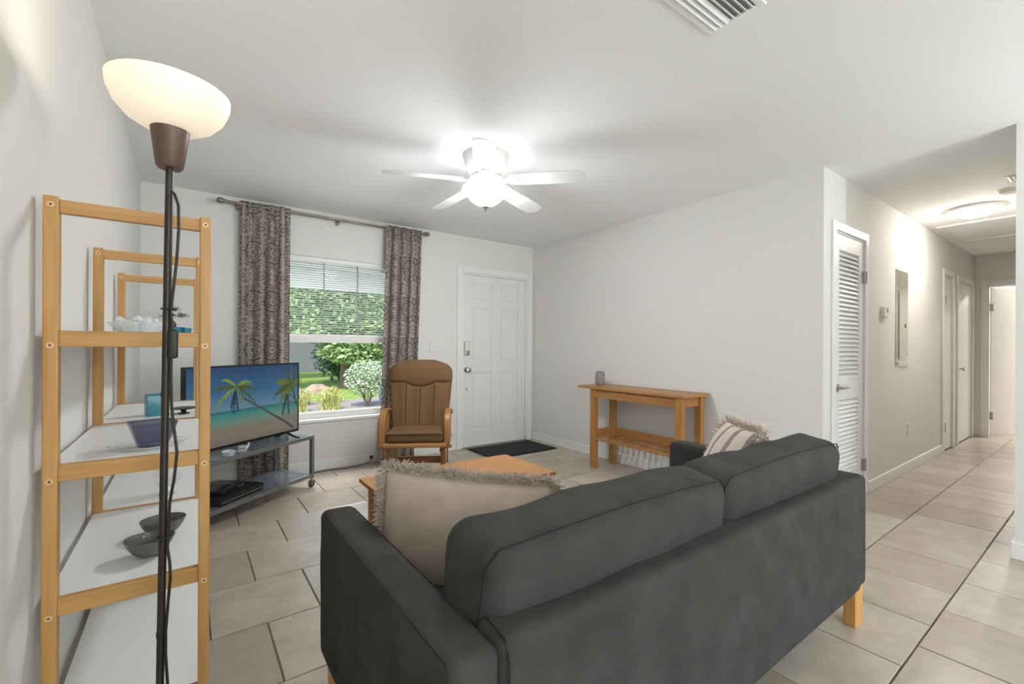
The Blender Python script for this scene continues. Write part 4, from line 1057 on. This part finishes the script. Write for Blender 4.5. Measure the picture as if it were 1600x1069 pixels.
lm1 = plain('leaf_light', '#93ad74', .45, var=.3); lm2 = plain('leaf_mid', '#6f8f60', .5, var=.35); lm3 = plain('leaf_silver', '#aabb9b', .5, var=.25); bark = plain('bark', '#6b5c4c', .9)
for tr in (lm1, lm2, lm3): tr.node_tree.nodes['Principled BSDF'].inputs['Subsurface Weight'].default_value = 0
def tree(label, x, y, h, clumps, size, mat, seed, n):
    rnd = random.Random(seed); t = thing('tree', label, 'tree', (x, y, GZ0))
    tr = MB().tube([(0, 0, 0), (.05, 0, h*.3), (-.05, .05, h*.6), (0, 0, h*.85)], [.16, .13, .09, .04], 8)
    for k in range(5):
        a = rnd.uniform(0, 6.28); tr.tube([(0, 0, h*.35+k*.25), (cos(a)*.7, sin(a)*.7, h*.5+k*.25), (cos(a)*1.4, sin(a)*1.4, h*.6+k*.25)], [.06, .04, .015], 6)
    O('trunk', tr, bark, t, smooth=60)
    b = MB()
    for c, rad in clumps: leaves(b, c, rad, n, size, rnd, .35)
    O('foliage', b, mat, t, kind='stuff')
tree('leafy light green tree across the lawn, its crown filling the upper window', 4.0, 14.5, 5, [((0, 0, 2.6), (2.2, 1.3, 1.2)), ((-1.2, .3, 2.2), (1.3, 1, .7)), ((.6, -.3, 1.9), (1.6, 1, .7)), ((0, .3, 3.8), (2.6, 1.6, 1.4)), ((.5, -.6, 1.25), (1.5, .7, .55)), ((-.9, -.4, 1.75), (1.0, .6, .35))], .10, lm1, 3, 3600)
tree('darker tree standing behind the light green tree', 9.5, 19.5, 7, [((0, 0, 2.2), (2.6, 1.6, 2.0)), ((-1.8, 0, 3.6), (2.4, 1.6, 1.6)), ((1.2, 0, 4.4), (3.2, 1.8, 2.2))], .13, lm2, 5, 3800)
tree('mid green tree near the neighbouring house', 2.9, 18.8, 6, [((0, 0, 4.0), (2.4, 1.4, 1.7)), ((-1.6, .2, 4.6), (2.0, 1.4, 1.4))], .12, lm2, 8, 3200)
t = thing('shrub', 'rounded silvery green shrub beside the driveway outside the window', 'shrub', (3.18, 9.75, GZ0)); rnd = random.Random(11)
b = MB()
for k in range(14):
    a = rnd.uniform(0, 6.28); b.tube([(0, 0, 0), (cos(a)*.15, sin(a)*.15, .35), (cos(a)*.36, sin(a)*.36, .75)], [.012, .009, .004], 5)
O('stems', b, bark, t)
b = MB(); leaves(b, (0, 0, .62), (.50, .45, .42), 3600, .035, rnd, .3); O('foliage', b, lm3, t, kind='stuff')
for k, (x, y, r1) in enumerate([(4.6, 17.2, 1.0), (6.9, 17.6, 1.15)]):
    rnd = random.Random(60+k); t = thing('shrub', ['dense dark green shrub at the back of the lawn below the tree', 'tall dark green shrub at the lawn edge behind the silvery shrub'][k], 'shrub', (x, y, GZ0))
    b = MB()
    for j in range(9):
        a = rnd.uniform(0, 6.28); b.tube([(0, 0, 0), (cos(a)*.25, sin(a)*.25, .5), (cos(a)*.6, sin(a)*.6, 1.1)], [.03, .02, .008], 5)
    O('stems', b, bark, t)
    b = MB(); leaves(b, (0, 0, .95), (r1, r1*.8, .95), 3000, .08, rnd, .3); O('foliage', b, plain('leaf_dark', '#4a6844', .5, var=.35) if k == 0 else bpy.data.materials['leaf_dark'], t, kind='stuff')
for k, (x, y) in enumerate([(1.75, 9.7), (2.4, 9.75), (2.72, 10.9), (2.05, 10.75), (1.4, 10.6)]):
    rnd = random.Random(20+k); t = thing('grass_clump', 'straw green ornamental grass clump growing along the driveway', 'grass', (x, y, GZ0), group='ornamental grass clumps'); b = MB()
    for i in range(260):
        a = rnd.uniform(0, 6.28); q_ = rnd.uniform(.02, .30); hh = rnd.uniform(.20, .42)
        p0 = Vector((rnd.gauss(0, .08), rnd.gauss(0, .08), .0)); p1 = p0+Vector((cos(a)*q_*.5, sin(a)*q_*.5, hh*.75)); p2 = p0+Vector((cos(a)*q_*1.2, sin(a)*q_*1.2, hh)); wv = Vector((-sin(a), cos(a), 0))*.008
        b.add([p0-wv, p0+wv, p1+wv*.8, p1-wv*.8, p2], [(0, 1, 2, 3), (3, 2, 4)])
    O('blades', b, plain('straw_grass', '#a9ab6a', .8, var=.25) if k == 0 else bpy.data.materials['straw_grass'], t, kind='stuff')
for k, (x, y, r_) in enumerate([(2.30, 13.6, .26), (2.98, 13.4, .30), (1.62, 13.7, .30)]):
    rnd = random.Random(40+k); t = thing('garden_rock', ['grey pitted boulder at the lawn edge', 'brown rounded boulder at the lawn edge', 'pale boulder at the lawn edge'][k], 'rock', (x, y, GZ0))
    bm = bmesh.new(); bmesh.ops.create_icosphere(bm, subdivisions=3, radius=1)
    from mathutils import noise as NZ
    for v in bm.verts:
        d = v.co.copy(); v.co = Vector((d.x*r_*1.15, d.y*r_, max(-.02, d.z*r_*.85)))*(1+.18*NZ.noise(d*2.1+Vector((k*5, 0, 0)))+.07*NZ.noise(d*6))
    me = bpy.data.meshes.new('boulder'); bm.to_mesh(me); bm.free(); me.materials.append(plain('rock_%s' % 'abc'[k], ['#85837f', '#93806e', '#a8a39b'][k], .95, var=.3, bump=.5, bscale=20))
    O('boulder', me, None, t)
t = thing('recycling_bin', 'blue bin partly hidden behind the shrub', 'bin', (3.95, 10.5, GZ0))
O('bin_body', MB().prism([(-.18, 0), (.18, 0), (.22, .62), (-.22, .62)], Matrix.Translation((0, .2, 0)) @ Matrix.Rotation(pi/2, 4, 'X'), .4), plain('blue_plastic', '#4f7fa6', .5), t, bevel=.01)
O('bin_lid', MB().box(-.235, .235, -.215, .215, .62, .66), bpy.data.materials['blue_plastic'], t, bevel=.01)
